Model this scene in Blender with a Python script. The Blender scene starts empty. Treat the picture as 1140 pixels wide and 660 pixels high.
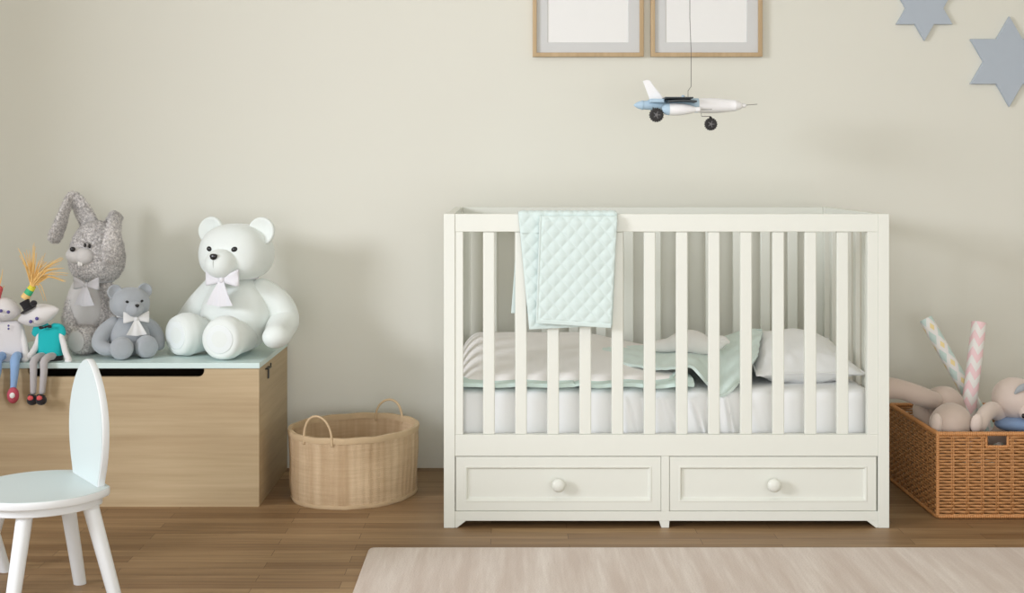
import bpy, bmesh, math, random
from mathutils import Vector, Matrix, Euler, noise
random.seed(7)
PI = math.pi
V = Vector
SC = bpy.context.scene
COL = SC.collection

# ------------------------------------------------------------------ camera, world, lights, exposure
F = 1470.0          # focal length in pixels of the 1140 px wide frame
CAMH = 1.096        # eye height
CAMD = 4.84         # distance from the back wall
cd = bpy.data.cameras.new('camera')
cam = bpy.data.objects.new('camera', cd)
COL.objects.link(cam)
cam.location = (0, -CAMD, CAMH)
cam.rotation_euler = (PI / 2, 0, 0)
cd.sensor_width = 36
cd.lens = 36 * F / 1140
cd.shift_x = 3 / 1140
cd.shift_y = -142 / 1140
cd.clip_start = 0.05
SC.camera = cam

w = bpy.data.worlds.new('world')
SC.world = w
w.use_nodes = True
w.node_tree.nodes['Background'].inputs[0].default_value = (0.96, 0.965, 0.99, 1)
w.node_tree.nodes['Background'].inputs[1].default_value = 1.12

def area_light(name, loc, target, sx, sy, power, color, spread=PI):
    l = bpy.data.lights.new(name, 'AREA')
    l.shape = 'RECTANGLE'
    l.size, l.size_y, l.energy, l.color, l.spread = sx, sy, power, color, spread
    o = bpy.data.objects.new(name, l)
    COL.objects.link(o)
    o.location = loc
    o.rotation_euler = (V(target) - V(loc)).to_track_quat('-Z', 'Y').to_euler()
    return o
area_light('window_daylight', (-4.9, -4.2, 2.15), (0.4, -0.3, 0.35), 1.6, 1.2, 182, (0.965, 0.99, 1.09))
area_light('overhead_fill', (0.3, -2.6, 2.6), (0.3, -2.6, 0), 2.6, 2.0, 10, (1.0, 0.98, 0.95))  # unseen soft overhead light, added to brighten up-facing surfaces
area_light('low_front_fill', (0.3, -6.2, 0.75), (0.3, 0, 0.6), 3.6, 1.3, 55, (0.96, 0.985, 1.0))  # added low fill behind the camera for drawers and lower wall; no door there

SC.view_settings.view_transform = 'Standard'
SC.view_settings.look = 'None'
SC.view_settings.gamma = 1
SC.view_settings.use_curve_mapping = False
SC.view_settings.exposure = 0.0

# ------------------------------------------------------------------ helpers
def W(px, py, D):
    """A point of the room seen at (px, py) of the photograph at depth D from the camera plane."""
    return V(((px - 567) * D / F, D - CAMD, CAMH - (py - 188) * D / F))

def lin(c):
    r = []
    for v in c[:3]:
        v /= 255.0
        r.append(v / 12.92 if v <= 0.04045 else ((v + 0.055) / 1.055) ** 2.4)
    return (r[0], r[1], r[2], 1)

def nodes_of(m):
    m.use_nodes = True
    nt = m.node_tree
    return nt, nt.nodes, nt.links, nt.nodes['Principled BSDF']

def coords(nt, scale=(1, 1, 1), rot=(0, 0, 0)):
    tc = nt.nodes.new('ShaderNodeTexCoord')
    mp = nt.nodes.new('ShaderNodeMapping')
    mp.inputs['Scale'].default_value = scale
    mp.inputs['Rotation'].default_value = rot
    nt.links.new(tc.outputs['Object'], mp.inputs['Vector'])
    return mp.outputs['Vector']

def mixc(nt, fac, a, b):
    mx = nt.nodes.new('ShaderNodeMix')
    mx.data_type = 'RGBA'
    if isinstance(fac, float): mx.inputs[0].default_value = fac
    else: nt.links.new(fac, mx.inputs[0])
    for i, c in ((6, a), (7, b)):
        if isinstance(c, tuple): mx.inputs[i].default_value = c
        else: nt.links.new(c, mx.inputs[i])
    return mx.outputs[2]

def ramp(nt, src, p0, p1):
    r = nt.nodes.new('ShaderNodeMapRange')
    r.inputs['From Min'].default_value = p0
    r.inputs['From Max'].default_value = p1
    nt.links.new(src, r.inputs['Value'])
    return r.outputs['Result']

def ntex(nt, vec, scale, detail=3, rough=0.5):
    n = nt.nodes.new('ShaderNodeTexNoise')
    n.inputs['Scale'].default_value = scale
    n.inputs['Detail'].default_value = detail
    n.inputs['Roughness'].default_value = rough
    nt.links.new(vec, n.inputs['Vector'])
    return n.outputs['Fac']

def bump(nt, bsdf, src, strength, dist):
    b = nt.nodes.new('ShaderNodeBump')
    b.inputs['Strength'].default_value = strength
    b.inputs['Distance'].default_value = dist
    nt.links.new(src, b.inputs['Height'])
    nt.links.new(b.outputs['Normal'], bsdf.inputs['Normal'])

def mat(name, c, rough=0.6, var=0.04, vs=30, bs=0.0, bd=0.001, bscale=200, sheen=0.0, metal=0.0, spec=0.5, sub=0.0):
    m = bpy.data.materials.new(name)
    nt, N, L, B = nodes_of(m)
    vec = coords(nt)
    a = lin(c)
    dk = tuple(x * (1 - var * 2) for x in a[:3]) + (1,)
    L.new(mixc(nt, ntex(nt, vec, vs), a, dk), B.inputs['Base Color'])
    B.inputs['Roughness'].default_value = rough
    B.inputs['Metallic'].default_value = metal
    B.inputs['Specular IOR Level'].default_value = spec
    if sheen:
        B.inputs['Sheen Weight'].default_value = sheen
        B.inputs['Sheen Roughness'].default_value = 0.5
    if bs: bump(nt, B, ntex(nt, vec, bscale, 2), bs, bd)
    return m

def wood(name, c1, c2, c3, axis, rough=0.55, fine=1.0, bs=0.12):
    """streaky timber, the grain running along axis"""
    m = bpy.data.materials.new(name)
    nt, N, L, B = nodes_of(m)
    s1 = [7.0] * 3; s1[axis] = 0.7
    s2 = [90.0 * fine] * 3; s2[axis] = 3.0
    s3 = [26.0 * fine] * 3; s3[axis] = 1.3
    n1 = ramp(nt, ntex(nt, coords(nt, s1), 1.0, 3), 0.3, 0.7)
    n2 = ramp(nt, ntex(nt, coords(nt, s2), 1.0, 3), 0.35, 0.75)
    n3 = ramp(nt, ntex(nt, coords(nt, s3), 1.0, 4, 0.6), 0.4, 0.75)
    c = mixc(nt, n1, lin(c1), lin(c2))
    mul = nt.nodes.new('ShaderNodeMath'); mul.operation = 'MULTIPLY'; mul.inputs[1].default_value = 0.55
    L.new(n3, mul.inputs[0])
    c = mixc(nt, mul.outputs[0], c, lin(c3))
    mul2 = nt.nodes.new('ShaderNodeMath'); mul2.operation = 'MULTIPLY'; mul2.inputs[1].default_value = 0.3
    L.new(n2, mul2.inputs[0])
    c = mixc(nt, mul2.outputs[0], c, lin(c3))
    L.new(c, B.inputs['Base Color'])
    B.inputs['Roughness'].default_value = rough
    bump(nt, B, n2, bs, 0.0008)
    return m

def world_m(o):
    m = o.matrix_basis.copy()
    return m if o.parent is None else world_m(o.parent) @ m

def tag(o, label=None, cat=None, group=None, kind=None):
    if label: o['label'] = label
    if cat: o['category'] = cat
    if group: o['group'] = group
    if kind: o['kind'] = kind
    return o

def empty(name, loc, rz=0.0):
    o = bpy.data.objects.new(name, None)
    COL.objects.link(o)
    o.empty_display_size = 0.05
    o.location = loc
    o.rotation_euler = (0, 0, rz)
    return o

class MB:
    """collects geometry in world space (or in the space of M) and links it as one mesh object"""
    def __init__(s, M=None):
        s.v = []; s.f = []; s.M = M if M is not None else Matrix.Identity(4)
    def add(s, vs, fs):
        b = len(s.v)
        s.v += [s.M @ V(p) for p in vs]
        s.f += [tuple(i + b for i in f) for f in fs]
        return s
    def box(s, a, b, R=None, c=None):
        x0, y0, z0 = a; x1, y1, z1 = b
        vs = [V((x, y, z)) for x in (x0, x1) for y in (y0, y1) for z in (z0, z1)]
        if R is not None:
            vs = [c + R @ (p - c) for p in vs]
        return s.add(vs, [(0, 1, 3, 2), (4, 6, 7, 5), (0, 4, 5, 1), (2, 3, 7, 6), (0, 2, 6, 4), (1, 5, 7, 3)])
    def rings(s, rings, cap0=True, cap1=True, closed=False):
        n = len(rings[0]); vs = [p for r in rings for p in r]; fs = []
        m = len(rings)
        for i in range(m if closed else m - 1):
            for j in range(n):
                k = (j + 1) % n; i2 = (i + 1) % m
                fs.append((i * n + j, i * n + k, i2 * n + k, i2 * n + j))
        if not closed:
            if cap0: fs.append(tuple(range(n - 1, -1, -1)))
            if cap1: fs.append(tuple(range((m - 1) * n, m * n)))
        return s.add(vs, fs)
    def tube(s, path, rad, n=12, flat=1.0, sm=0, up=None, round_=True, closed=False):
        """path of points; rad: number or list; flat: ratio of the second radius"""
        P = [V(p) for p in path]
        R = [rad] * len(P) if isinstance(rad, (int, float)) else list(rad)
        if sm:
            Q = []; RR = []; m = len(P)
            rng = range(m) if closed else range(m - 1)
            for i in rng:
                g = (lambda k: k % m) if closed else (lambda k: min(max(k, 0), m - 1))
                p0, p1, p2, p3 = (P[g(i + d)] for d in (-1, 0, 1, 2))
                r0, r1, r2, r3 = (R[g(i + d)] for d in (-1, 0, 1, 2))
                for k in range(sm):
                    t = k / sm
                    cr = lambda a, b, c, d: 0.5 * ((2 * b) + (c - a) * t + (2 * a - 5 * b + 4 * c - d) * t * t + (3 * b - a - 3 * c + d) * t ** 3)
                    Q.append(cr(p0, p1, p2, p3)); RR.append(max(cr(r0, r1, r2, r3), 1e-5))
            if not closed: Q.append(P[-1]); RR.append(R[-1])
            P, R = Q, RR
        m = len(P)
        T = []
        for i in range(m):
            a = P[(i - 1) % m] if (closed or i > 0) else P[0]
            b = P[(i + 1) % m] if (closed or i < m - 1) else P[-1]
            T.append((b - a).normalized())
        u = V(up) if up is not None else (V((0, 0, 1)) if abs(T[0].z) < 0.9 else V((1, 0, 0)))
        u = (u - T[0] * u.dot(T[0])).normalized()
        rings = []
        def ring(c, t, u, r):
            b = t.cross(u)
            return [c + u * (math.cos(2 * PI * k / n) * r) + b * (math.sin(2 * PI * k / n) * r * flat) for k in range(n)]
        fr = []
        for i in range(m):
            if i > 0:
                u = T[i - 1].rotation_difference(T[i]) @ u
                u = (u - T[i] * u.dot(T[i])).normalized()
            fr.append(u.copy())
        if round_ and not closed:
            for a in (85, 65, 40, 20):
                a = math.radians(a)
                rings.append(ring(P[0] - T[0] * (math.sin(a) * R[0] * min(1, flat + .2)), T[0], fr[0], R[0] * math.cos(a)))
        for i in range(m): rings.append(ring(P[i], T[i], fr[i], R[i]))
        if round_ and not closed:
            for a in (20, 40, 65, 85):
                a = math.radians(a)
                rings.append(ring(P[-1] + T[-1] * (math.sin(a) * R[-1] * min(1, flat + .2)), T[-1], fr[-1], R[-1] * math.cos(a)))
        return s.rings(rings, closed=closed)
    def ell(s, c, r, R=None, e=1.0, nu=28, nv=16, fn=None):
        """(super)ellipsoid: e < 1 makes it boxier; fn bends each unit point"""
        c = V(c); r = (r, r, r) if isinstance(r, (int, float)) else r
        sp = lambda x, e: math.copysign(abs(x) ** e, x)
        vs = []
        def pt(th, ph):
            p = V((sp(math.cos(ph), e) * sp(math.cos(th), e), sp(math.cos(ph), e) * sp(math.sin(th), e), sp(math.sin(ph), e)))
            if fn: p = fn(p)
            p = V((p.x * r[0], p.y * r[1], p.z * r[2]))
            if R is not None: p = R @ p
            return c + p
        vs.append(pt(0, -PI / 2))
        for i in range(1, nv):
            for j in range(nu): vs.append(pt(2 * PI * j / nu, -PI / 2 + PI * i / nv))
        vs.append(pt(0, PI / 2))
        fs = []
        for j in range(nu): fs.append((0, 1 + (j + 1) % nu, 1 + j))
        for i in range(nv - 2):
            for j in range(nu):
                a = 1 + i * nu + j; b = 1 + i * nu + (j + 1) % nu
                fs.append((a, b, b + nu, a + nu))
        t = len(vs) - 1; b0 = 1 + (nv - 2) * nu
        for j in range(nu): fs.append((t, b0 + j, b0 + (j + 1) % nu))
        return s.add(vs, fs)
    def lathe(s, prof, c, axis='Z', n=32, R=None):
        """prof: (radius, height) pairs, turned about axis through c"""
        c = V(c)
        rings = []
        for r, h in prof:
            rg = []
            for k in range(n):
                a = 2 * PI * k / n
                x, y = max(r, 1e-5) * math.cos(a), max(r, 1e-5) * math.sin(a)
                p = V((x, y, h)) if axis == 'Z' else (V((h, x, y)) if axis == 'X' else V((y, h, x)))
                if R is not None: p = R @ p
                rg.append(c + p)
            rings.append(rg)
        return s.rings(rings)
    def prism(s, out, d, f):
        """outline (list of 2D), depth d, f maps (a, b, t) to a point"""
        n = len(out)
        r0 = [f(a, b, 0) for a, b in out]; r1 = [f(a, b, d) for a, b in out]
        return s.rings([r0, r1])
    def pad(s, P, nu, nv, th, disp=None, back=1.0, flip=False):
        """a cloth or cushion: surface P(u, v) given thickness th(u, v) and relief disp(u, v)"""
        e = 1e-3
        F_, B_ = [], []
        for i in range(nu + 1):
            for j in range(nv + 1):
                u, v = i / nu, j / nv
                p = P(u, v)
                du = P(min(u + e, 1), v) - P(max(u - e, 0), v)
                dv = P(u, min(v + e, 1)) - P(u, max(v - e, 0))
                nn = du.cross(dv)
                nn = nn.normalized() if nn.length > 1e-12 else V((0, 0, 1))
                if flip: nn = -nn
                t = th(u, v) if callable(th) else th
                dd = disp(u, v) if disp else 0
                F_.append(p + nn * (t / 2 + dd)); B_.append(p - nn * (t / 2) * back)
        n = nv + 1; o = len(F_)
        fs = []
        for i in range(nu):
            for j in range(nv):
                a = i * n + j
                fs.append((a, a + n, a + n + 1, a + 1))
                fs.append((o + a, o + a + 1, o + a + n + 1, o + a + n))
        for j in range(nv):
            fs.append((j, j + 1, o + j + 1, o + j)); a = nu * n + j
            fs.append((a, o + a, o + a + 1, a + 1))
        for i in range(nu):
            a = i * n
            fs.append((a, o + a, o + a + n, a + n)); a = i * n + nv
            fs.append((a, a + n, o + a + n, o + a))
        return s.add(F_ + B_, fs)
    def fuzz(s, count, length, rad, rnd):
        """short yarn tufts standing on the surface collected so far"""
        import bisect
        tri = []; acc = []; tot = 0
        for f in list(s.f):
            for k in range(1, len(f) - 1):
                a, b, c = s.v[f[0]], s.v[f[k]], s.v[f[k + 1]]
                ar = (b - a).cross(c - a).length
                if ar > 1e-12:
                    tot += ar; acc.append(tot); tri.append((a, b, c))
        vs = []; fs = []; base = len(s.v)
        for _ in range(count):
            a, b, c = tri[min(bisect.bisect(acc, rnd.random() * tot), len(tri) - 1)]
            r1 = math.sqrt(rnd.random()); r2 = rnd.random()
            p = a * (1 - r1) + b * (r1 * (1 - r2)) + c * (r1 * r2)
            nn = (b - a).cross(c - a).normalized()
            t = (nn + V((rnd.uniform(-1, 1), rnd.uniform(-1, 1), rnd.uniform(-1.2, 0.6))) * 0.9).normalized()
            if t.dot(nn) < 0.15: t = (t + nn).normalized()
            side = t.orthogonal().normalized(); s2 = t.cross(side)
            L = length * rnd.uniform(0.6, 1.2); r = rad * rnd.uniform(.7, 1.2)
            i0 = base + len(vs)
            for ang in (0, 2.1, 4.2): vs.append(p - nn * 0.001 + side * (math.cos(ang) * r) + s2 * (math.sin(ang) * r))
            for ang in (0, 2.1, 4.2): vs.append(p + t * L * 0.6 + side * (math.cos(ang) * r * .9) + s2 * (math.sin(ang) * r * .9))
            vs.append(p + t * L + nn * -L * 0.25)
            for k in range(3):
                q = (k + 1) % 3
                fs.append((i0 + k, i0 + q, i0 + 3 + q, i0 + 3 + k)); fs.append((i0 + 3 + k, i0 + 3 + q, i0 + 6))
        s.v += vs; s.f += fs
        return s
    def build(s, name, m, parent=None, smooth=True, bevel=0.0, subsurf=0, angle=40):
        me = bpy.data.meshes.new(name)
        xs = [p.x for p in s.v]; ys = [p.y for p in s.v]; zs = [p.z for p in s.v]
        org = V(((min(xs) + max(xs)) / 2, (min(ys) + max(ys)) / 2, min(zs) if parent is None else (min(zs) + max(zs)) / 2))
        o = bpy.data.objects.new(name, me)
        COL.objects.link(o)
        if parent is not None:
            o.parent = parent
            inv = world_m(parent).inverted()
            lo = inv @ org
            pts = [inv @ p - lo for p in s.v]
            o.location = lo
        else:
            pts = [p - org for p in s.v]
            o.location = org
        me.from_pydata(pts, [], s.f)
        me.materials.append(m)
        bm = bmesh.new(); bm.from_mesh(me)
        bmesh.ops.recalc_face_normals(bm, faces=bm.faces)
        bm.to_mesh(me); bm.free()
        if smooth:
            me.polygons.foreach_set('use_smooth', [True] * len(me.polygons))
            if angle < 180: me.set_sharp_from_angle(angle=math.radians(angle))
        if bevel:
            b = o.modifiers.new('bevel', 'BEVEL'); b.width = bevel; b.segments = 2; b.limit_method = 'ANGLE'; b.angle_limit = math.radians(40)
            b.harden_normals = False
        if subsurf:
            b = o.modifiers.new('sub', 'SUBSURF'); b.levels = subsurf; b.render_levels = subsurf
        return o

def bx(name, a, b, m, parent=None, bevel=0.0015):
    return MB().box(a, b).build(name, m, parent, smooth=False, bevel=bevel)

def cr_interp(vals, t):
    """Catmull-Rom through vals (floats or vectors) at t in 0..1"""
    n = len(vals) - 1
    x = min(max(t, 0), 1) * n
    i = min(int(x), n - 1); f = x - i
    g = lambda k: vals[min(max(k, 0), n)]
    a, b, c, d = g(i - 1), g(i), g(i + 1), g(i + 2)
    return (b * 2 + (c - a) * f + (a * 2 - b * 5 + c * 4 - d) * (f * f) + (b * 3 - a - c * 3 + d) * (f ** 3)) * 0.5

def nz(x, y=0.0, z=0.0): return noise.noise(V((x, y, z)))

def copy_tree(o, parent=None):
    c = o.copy(); COL.objects.link(c); c.parent = parent
    for ch in list(o.children): copy_tree(ch, c)
    return c

# ------------------------------------------------------------------ materials
M = {}
def wall_mat():
    m = bpy.data.materials.new('wall_paint')
    nt, N, L, B = nodes_of(m)
    vec = coords(nt)
    L.new(mixc(nt, ntex(nt, vec, 1.6, 2), lin((227, 226, 214)), lin((224, 223, 211))), B.inputs['Base Color'])
    B.inputs['Roughness'].default_value = 0.85
    B.inputs['Specular IOR Level'].default_value = 0.25
    bump(nt, B, ntex(nt, vec, 260, 2), 0.05, 0.0005)
    return m
M['wall'] = wall_mat()
M['ceiling'] = mat('ceiling_paint', (236, 233, 226), 0.9, 0.01)

def floor_mat():
    m = bpy.data.materials.new('strip_parquet')
    nt, N, L, B = nodes_of(m)
    vec = coords(nt)
    def brick(c1, c2, mo, off=0.37):
        b = nt.nodes.new('ShaderNodeTexBrick')
        b.offset = off; b.offset_frequency = 2; b.squash = 1.0
        b.inputs['Scale'].default_value = 1.0
        b.inputs['Brick Width'].default_value = 0.62
        b.inputs['Row Height'].default_value = 0.058
        b.inputs['Mortar Size'].default_value = 0.0009
        b.inputs['Mortar Smooth'].default_value = 0.3
        b.inputs['Bias'].default_value = 0.0
        b.inputs['Color1'].default_value = c1; b.inputs['Color2'].default_value = c2; b.inputs['Mortar'].default_value = mo
        L.new(vec, b.inputs['Vector'])
        return b
    b1 = brick(lin((177, 147, 108)), lin((141, 111, 77)), lin((88, 66, 44)))
    # jitter the grain per plank by using the brick colour as an offset
    sep = nt.nodes.new('ShaderNodeSeparateColor'); L.new(b1.outputs['Color'], sep.inputs[0])
    cmb = nt.nodes.new('ShaderNodeCombineXYZ'); L.new(sep.outputs[0], cmb.inputs[0]); L.new(sep.outputs[1], cmb.inputs[2])
    scl = nt.nodes.new('ShaderNodeVectorMath'); scl.operation = 'SCALE'; scl.inputs['Scale'].default_value = 60; L.new(cmb.outputs[0], scl.inputs[0])
    add = nt.nodes.new('ShaderNodeVectorMath'); add.operation = 'ADD'
    L.new(coords(nt, (1.6, 34, 34)), add.inputs[0]); L.new(scl.outputs[0], add.inputs[1])
    g1 = ramp(nt, ntex(nt, add.outputs[0], 1.0, 5, 0.62), 0.35, 0.72)
    add2 = nt.nodes.new('ShaderNodeVectorMath'); add2.operation = 'ADD'
    L.new(coords(nt, (4, 170, 100)), add2.inputs[0]); L.new(scl.outputs[0], add2.inputs[1])
    g2 = ramp(nt, ntex(nt, add2.outputs[0], 1.0, 3, 0.6), 0.4, 0.75)
    m1 = nt.nodes.new('ShaderNodeMath'); m1.operation = 'MULTIPLY'; m1.inputs[1].default_value = 0.55; L.new(g1, m1.inputs[0])
    c = mixc(nt, m1.outputs[0], b1.outputs['Color'], lin((115, 86, 55)))
    m2 = nt.nodes.new('ShaderNodeMath'); m2.operation = 'MULTIPLY'; m2.inputs[1].default_value = 0.5; L.new(g2, m2.inputs[0])
    c = mixc(nt, m2.outputs[0], c, lin((90, 65, 40)))
    L.new(c, B.inputs['Base Color'])
    B.inputs['Roughness'].default_value = 0.48
    B.inputs['Specular IOR Level'].default_value = 0.35
    bump(nt, B, b1.outputs['Fac'], -0.4, 0.001)
    return m
M['floor'] = floor_mat()
M['oak'] = wood('light_oak', (199, 179, 143), (186, 163, 127), (156, 131, 96), 0)
M['oak_side'] = wood('light_oak_side', (199, 179, 143), (186, 163, 127), (156, 131, 96), 1)
M['frame_oak'] = wood('frame_oak', (205, 180, 142), (192, 165, 126), (165, 138, 100), 2)
M['mint_lacquer'] = mat('mint_lacquer', (212, 231, 227), 0.35, 0.0)
M['crib'] = mat('white_crib_paint', (229, 231, 221), 0.38, 0.01, bs=0.03, bd=0.0004, bscale=60)
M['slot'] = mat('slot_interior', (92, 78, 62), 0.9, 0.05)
M['black_metal'] = mat('black_metal', (38, 34, 30), 0.45, 0.02)
M['chair_white'] = mat('white_lacquer', (228, 231, 231), 0.35, 0.0)
M['chair_mint'] = mat('pale_mint_lacquer', (203, 214, 212), 0.4, 0.0)
M['mat_board'] = mat('grey_mat_board', (212, 213, 211), 0.9, 0.01)
M['paper'] = mat('blank_paper', (240, 240, 237), 0.9, 0.005)
M['star'] = mat('grey_blue_paint', (180, 190, 200), 0.6, 0.02)

def fabric(name, c, weave=900, bs=0.25, sheen=0.25, var=0.03, vs=14):
    return mat(name, c, 0.9, var, vs, bs, 0.0008, weave, sheen, 0, 0.2)
M['sheet'] = fabric('white_sheet', (246, 247, 246), 400, 0.05, 0.1, 0.01)
M['duvet'] = fabric('blush_white_duvet', (246, 243, 239), 400, 0.05, 0.15, 0.015)
M['mint_cloth'] = fabric('mint_cloth', (212, 232, 225), 500, 0.08, 0.15, 0.02)
M['mint_blanket'] = fabric('sage_mint_blanket', (222, 237, 230), 500, 0.1, 0.2, 0.03)
M['quilt'] = fabric('quilt_cotton', (215, 230, 226), 500, 0.08, 0.2, 0.01)
M['white_plush'] = fabric('white_plush', (231, 237, 232), 420, 0.3, 0.35, 0.02)
M['white_plush_pad'] = fabric('white_plush_pad', (232, 238, 236), 420, 0.2, 0.35, 0.01)
M['seam'] = mat('seam_thread', (176, 180, 174), 0.9, 0.02)
M['lilac'] = fabric('pale_lilac_ribbon', (229, 228, 231), 500, 0.1, 0.2, 0.01)
M['grey_plush'] = fabric('grey_plush', (172, 177, 181), 420, 0.5, 0.35, 0.06, 40)
M['grey_seam'] = mat('grey_seam_thread', (120, 124, 128), 0.9, 0.02)
M['white_ribbon'] = fabric('white_ribbon', (228, 228, 226), 500, 0.1, 0.2, 0.01)
M['grey_ribbon'] = fabric('pale_grey_ribbon', (208, 207, 210), 700, 0.25, 0.2, 0.04, 60)
M['grey_velour'] = fabric('pale_grey_velour', (214, 211, 208), 420, 0.2, 0.3, 0.02)
M['bead'] = mat('black_bead', (28, 27, 27), 0.25, 0.0)
M['tooth'] = mat('white_felt', (238, 236, 232), 0.8, 0.0)

def melange():
    m = bpy.data.materials.new('grey_melange_yarn')
    nt, N, L, B = nodes_of(m)
    n = ramp(nt, ntex(nt, coords(nt), 150, 2, .7), 0.38, 0.62)
    L.new(mixc(nt, n, lin((238, 234, 230)), lin((176, 172, 170))), B.inputs['Base Color'])
    B.inputs['Roughness'].default_value = 0.95
    B.inputs['Sheen Weight'].default_value = 0.3
    return m
M['yarn'] = melange()

# ------------------------------------------------------------------ the room
XL, XR, YF, ZC = -2.75, 3.3, -5.6, 2.65
def struct(o): return tag(o, kind='structure')
struct(MB().box((XL - .2, YF, -.1), (XR, 0.15, 0)).build('floor', M['floor'], smooth=False))
struct(MB().box((XL - .2, 0, 0), (XR, 0.15, ZC)).build('wall_back', M['wall'], smooth=False))
struct(MB().box((XR, YF, -.1), (XR + .15, 0.15, ZC)).build('wall_right', M['wall'], smooth=False))
struct(MB().box((XL - .2, YF, ZC), (XR + .15, .15, ZC + .1)).build('ceiling', M['ceiling'], smooth=False))
wy0, wy1, wz0, wz1 = -4.6, -1.82, 0.25, 2.45
struct(MB().box((XL - .2, YF, 0), (XL, wy0, ZC)).box((XL - .2, wy1, 0), (XL, 0, ZC))
       .box((XL - .2, wy0, 0), (XL, wy1, wz0)).box((XL - .2, wy0, wz1), (XL, wy1, ZC)).build('wall_left', M['wall'], smooth=False))
wf = MB()
wf.box((XL - .14, wy0, wz0), (XL - .08, wy0 + .06, wz1)).box((XL - .14, wy1 - .06, wz0), (XL - .08, wy1, wz1))
wf.box((XL - .14, wy0 + .06, wz0), (XL - .08, wy1 - .06, wz0 + .06)).box((XL - .14, wy0 + .06, wz1 - .06), (XL - .08, wy1 - .06, wz1))
struct(wf.build('window_1', M['ceiling'], smooth=False))

# ------------------------------------------------------------------ crib
CX0, CX1, CY0, CY1, CZ = -0.2, 1.16, -0.81, -0.07, 0.959
k = 364.8
cx = lambda px: (px - 567) / k
cz = lambda py: CAMH - (py - 188) / k
crib = tag(empty('crib', ((CX0 + CX1) / 2, (CY0 + CY1) / 2, 0)), 'white wooden baby crib with vertical slats and two drawers below', 'crib')
PW = 0.034
for x in (CX0, CX1 - PW):
    for y in (CY0, CY1 - .05):
        bx('post', (x, y, 0), (x + PW, y + .05, CZ), M['crib'], crib)
zr0, zb1, zb0 = cz(258), cz(484), cz(508)
rt = 0.026
for y in (CY0 + .002, CY1 - rt - .002):
    bx('top_rail', (CX0 + PW, y, zr0), (CX1 - PW, y + rt, CZ - .0005), M['crib'], crib)
    bx('bottom_rail', (CX0 + PW, y, zb0), (CX1 - PW, y + rt, zb1), M['crib'], crib)
    for x0, x1 in ((CX0 + PW, cx(515.5)), (cx(966), CX1 - PW)):
        bx('stile', (x0, y + .001, zb1), (x1, y + rt - .001, zr0), M['crib'], crib)
for x in (CX0 + .004, CX1 - PW + .004):
    bx('side_top_rail', (x, CY0 + .05, zr0), (x + rt, CY1 - .05, CZ - .0005), M['crib'], crib)
    bx('side_bottom_rail', (x, CY0 + .05, zb0), (x + rt, CY1 - .05, zb1), M['crib'], crib)
slat0 = None
def put_slat(mesh_from, loc, rz=0):
    o = mesh_from.copy(); COL.objects.link(o); o.parent = crib
    o.location = loc; o.rotation_euler = (0, 0, rz)
hz_ = (zr0 + zb1) / 2
slat0 = MB().box((cx(537.7), CY0 + .006, zb1), (cx(550.7), CY0 + .022, zr0)).build('slat', M['crib'], crib, smooth=False, bevel=0.003)
l0 = slat0.location.copy()
pitch = 35.88 / k
for i in range(1, 12): put_slat(slat0, (l0.x + pitch * i, l0.y, l0.z))
for i in range(12): put_slat(slat0, (l0.x + pitch * i, l0.y + (CY1 - CY0) - .028, l0.z))
for sx in (CX0 + .017, CX1 - PW + .017):
    for i in range(6):
        put_slat(slat0, (sx - (CX0 + CX1) / 2, (CY0 + .05) + .64 * (i + .5) / 6 - (CY0 + CY1) / 2, l0.z), PI / 2)
# drawer carcass
zd0, zd1 = cz(569.5), zb0
bx('divider', (cx(736.3), CY0 + .002, zd0), (cx(745.2), CY0 + .03, zd1), M['crib'], crib, .001)
bb = MB()
bb.box((CX0 + PW, CY0 + .002, cz(580)), (CX1 - PW, CY0 + .03, zd0))
bb.box((CX0 + PW, CY0 + .03, cz(580)), (CX1 - PW, CY1 - .01, cz(580) + .012))
bb.build('base_board', M['crib'], crib, smooth=False, bevel=.001)
bx('mattress_base', (CX0 + PW + .002, CY0 + .03, zb0 + .02), (CX1 - PW - .002, CY1 - .03, zb0 + .038), M['crib'], crib)
bx('back_panel', (CX0 + PW, CY1 - .024, cz(580)), (CX1 - PW, CY1 - .006, zb0), M['crib'], crib)
for x in (CX0 + .006, CX1 - PW + .008):
    bx('side_panel', (x, CY0 + .05, cz(580)), (x + .018, CY1 - .05, zb0), M['crib'], crib)
# brackets that slope from the posts up to the base board, and the middle foot
zf = cz(580)
for x, d in ((CX0 + PW, 1), (CX1 - PW, -1)):
    MB().prism([(x, 0), (x + d * .006, 0), (x + d * .034, zf), (x, zf)], .024, lambda a, b, t: V((a, CY0 + .003 + t, b))).build('foot_bracket', M['crib'], crib, smooth=False, bevel=.001)
MB().prism([(cx(736.5), 0), (cx(745), 0), (cx(745.5), zf), (cx(734), zf)], .024, lambda a, b, t: V((a, CY0 + .003 + t, b))).build('middle_foot', M['crib'], crib, smooth=False, bevel=.001)

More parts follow.
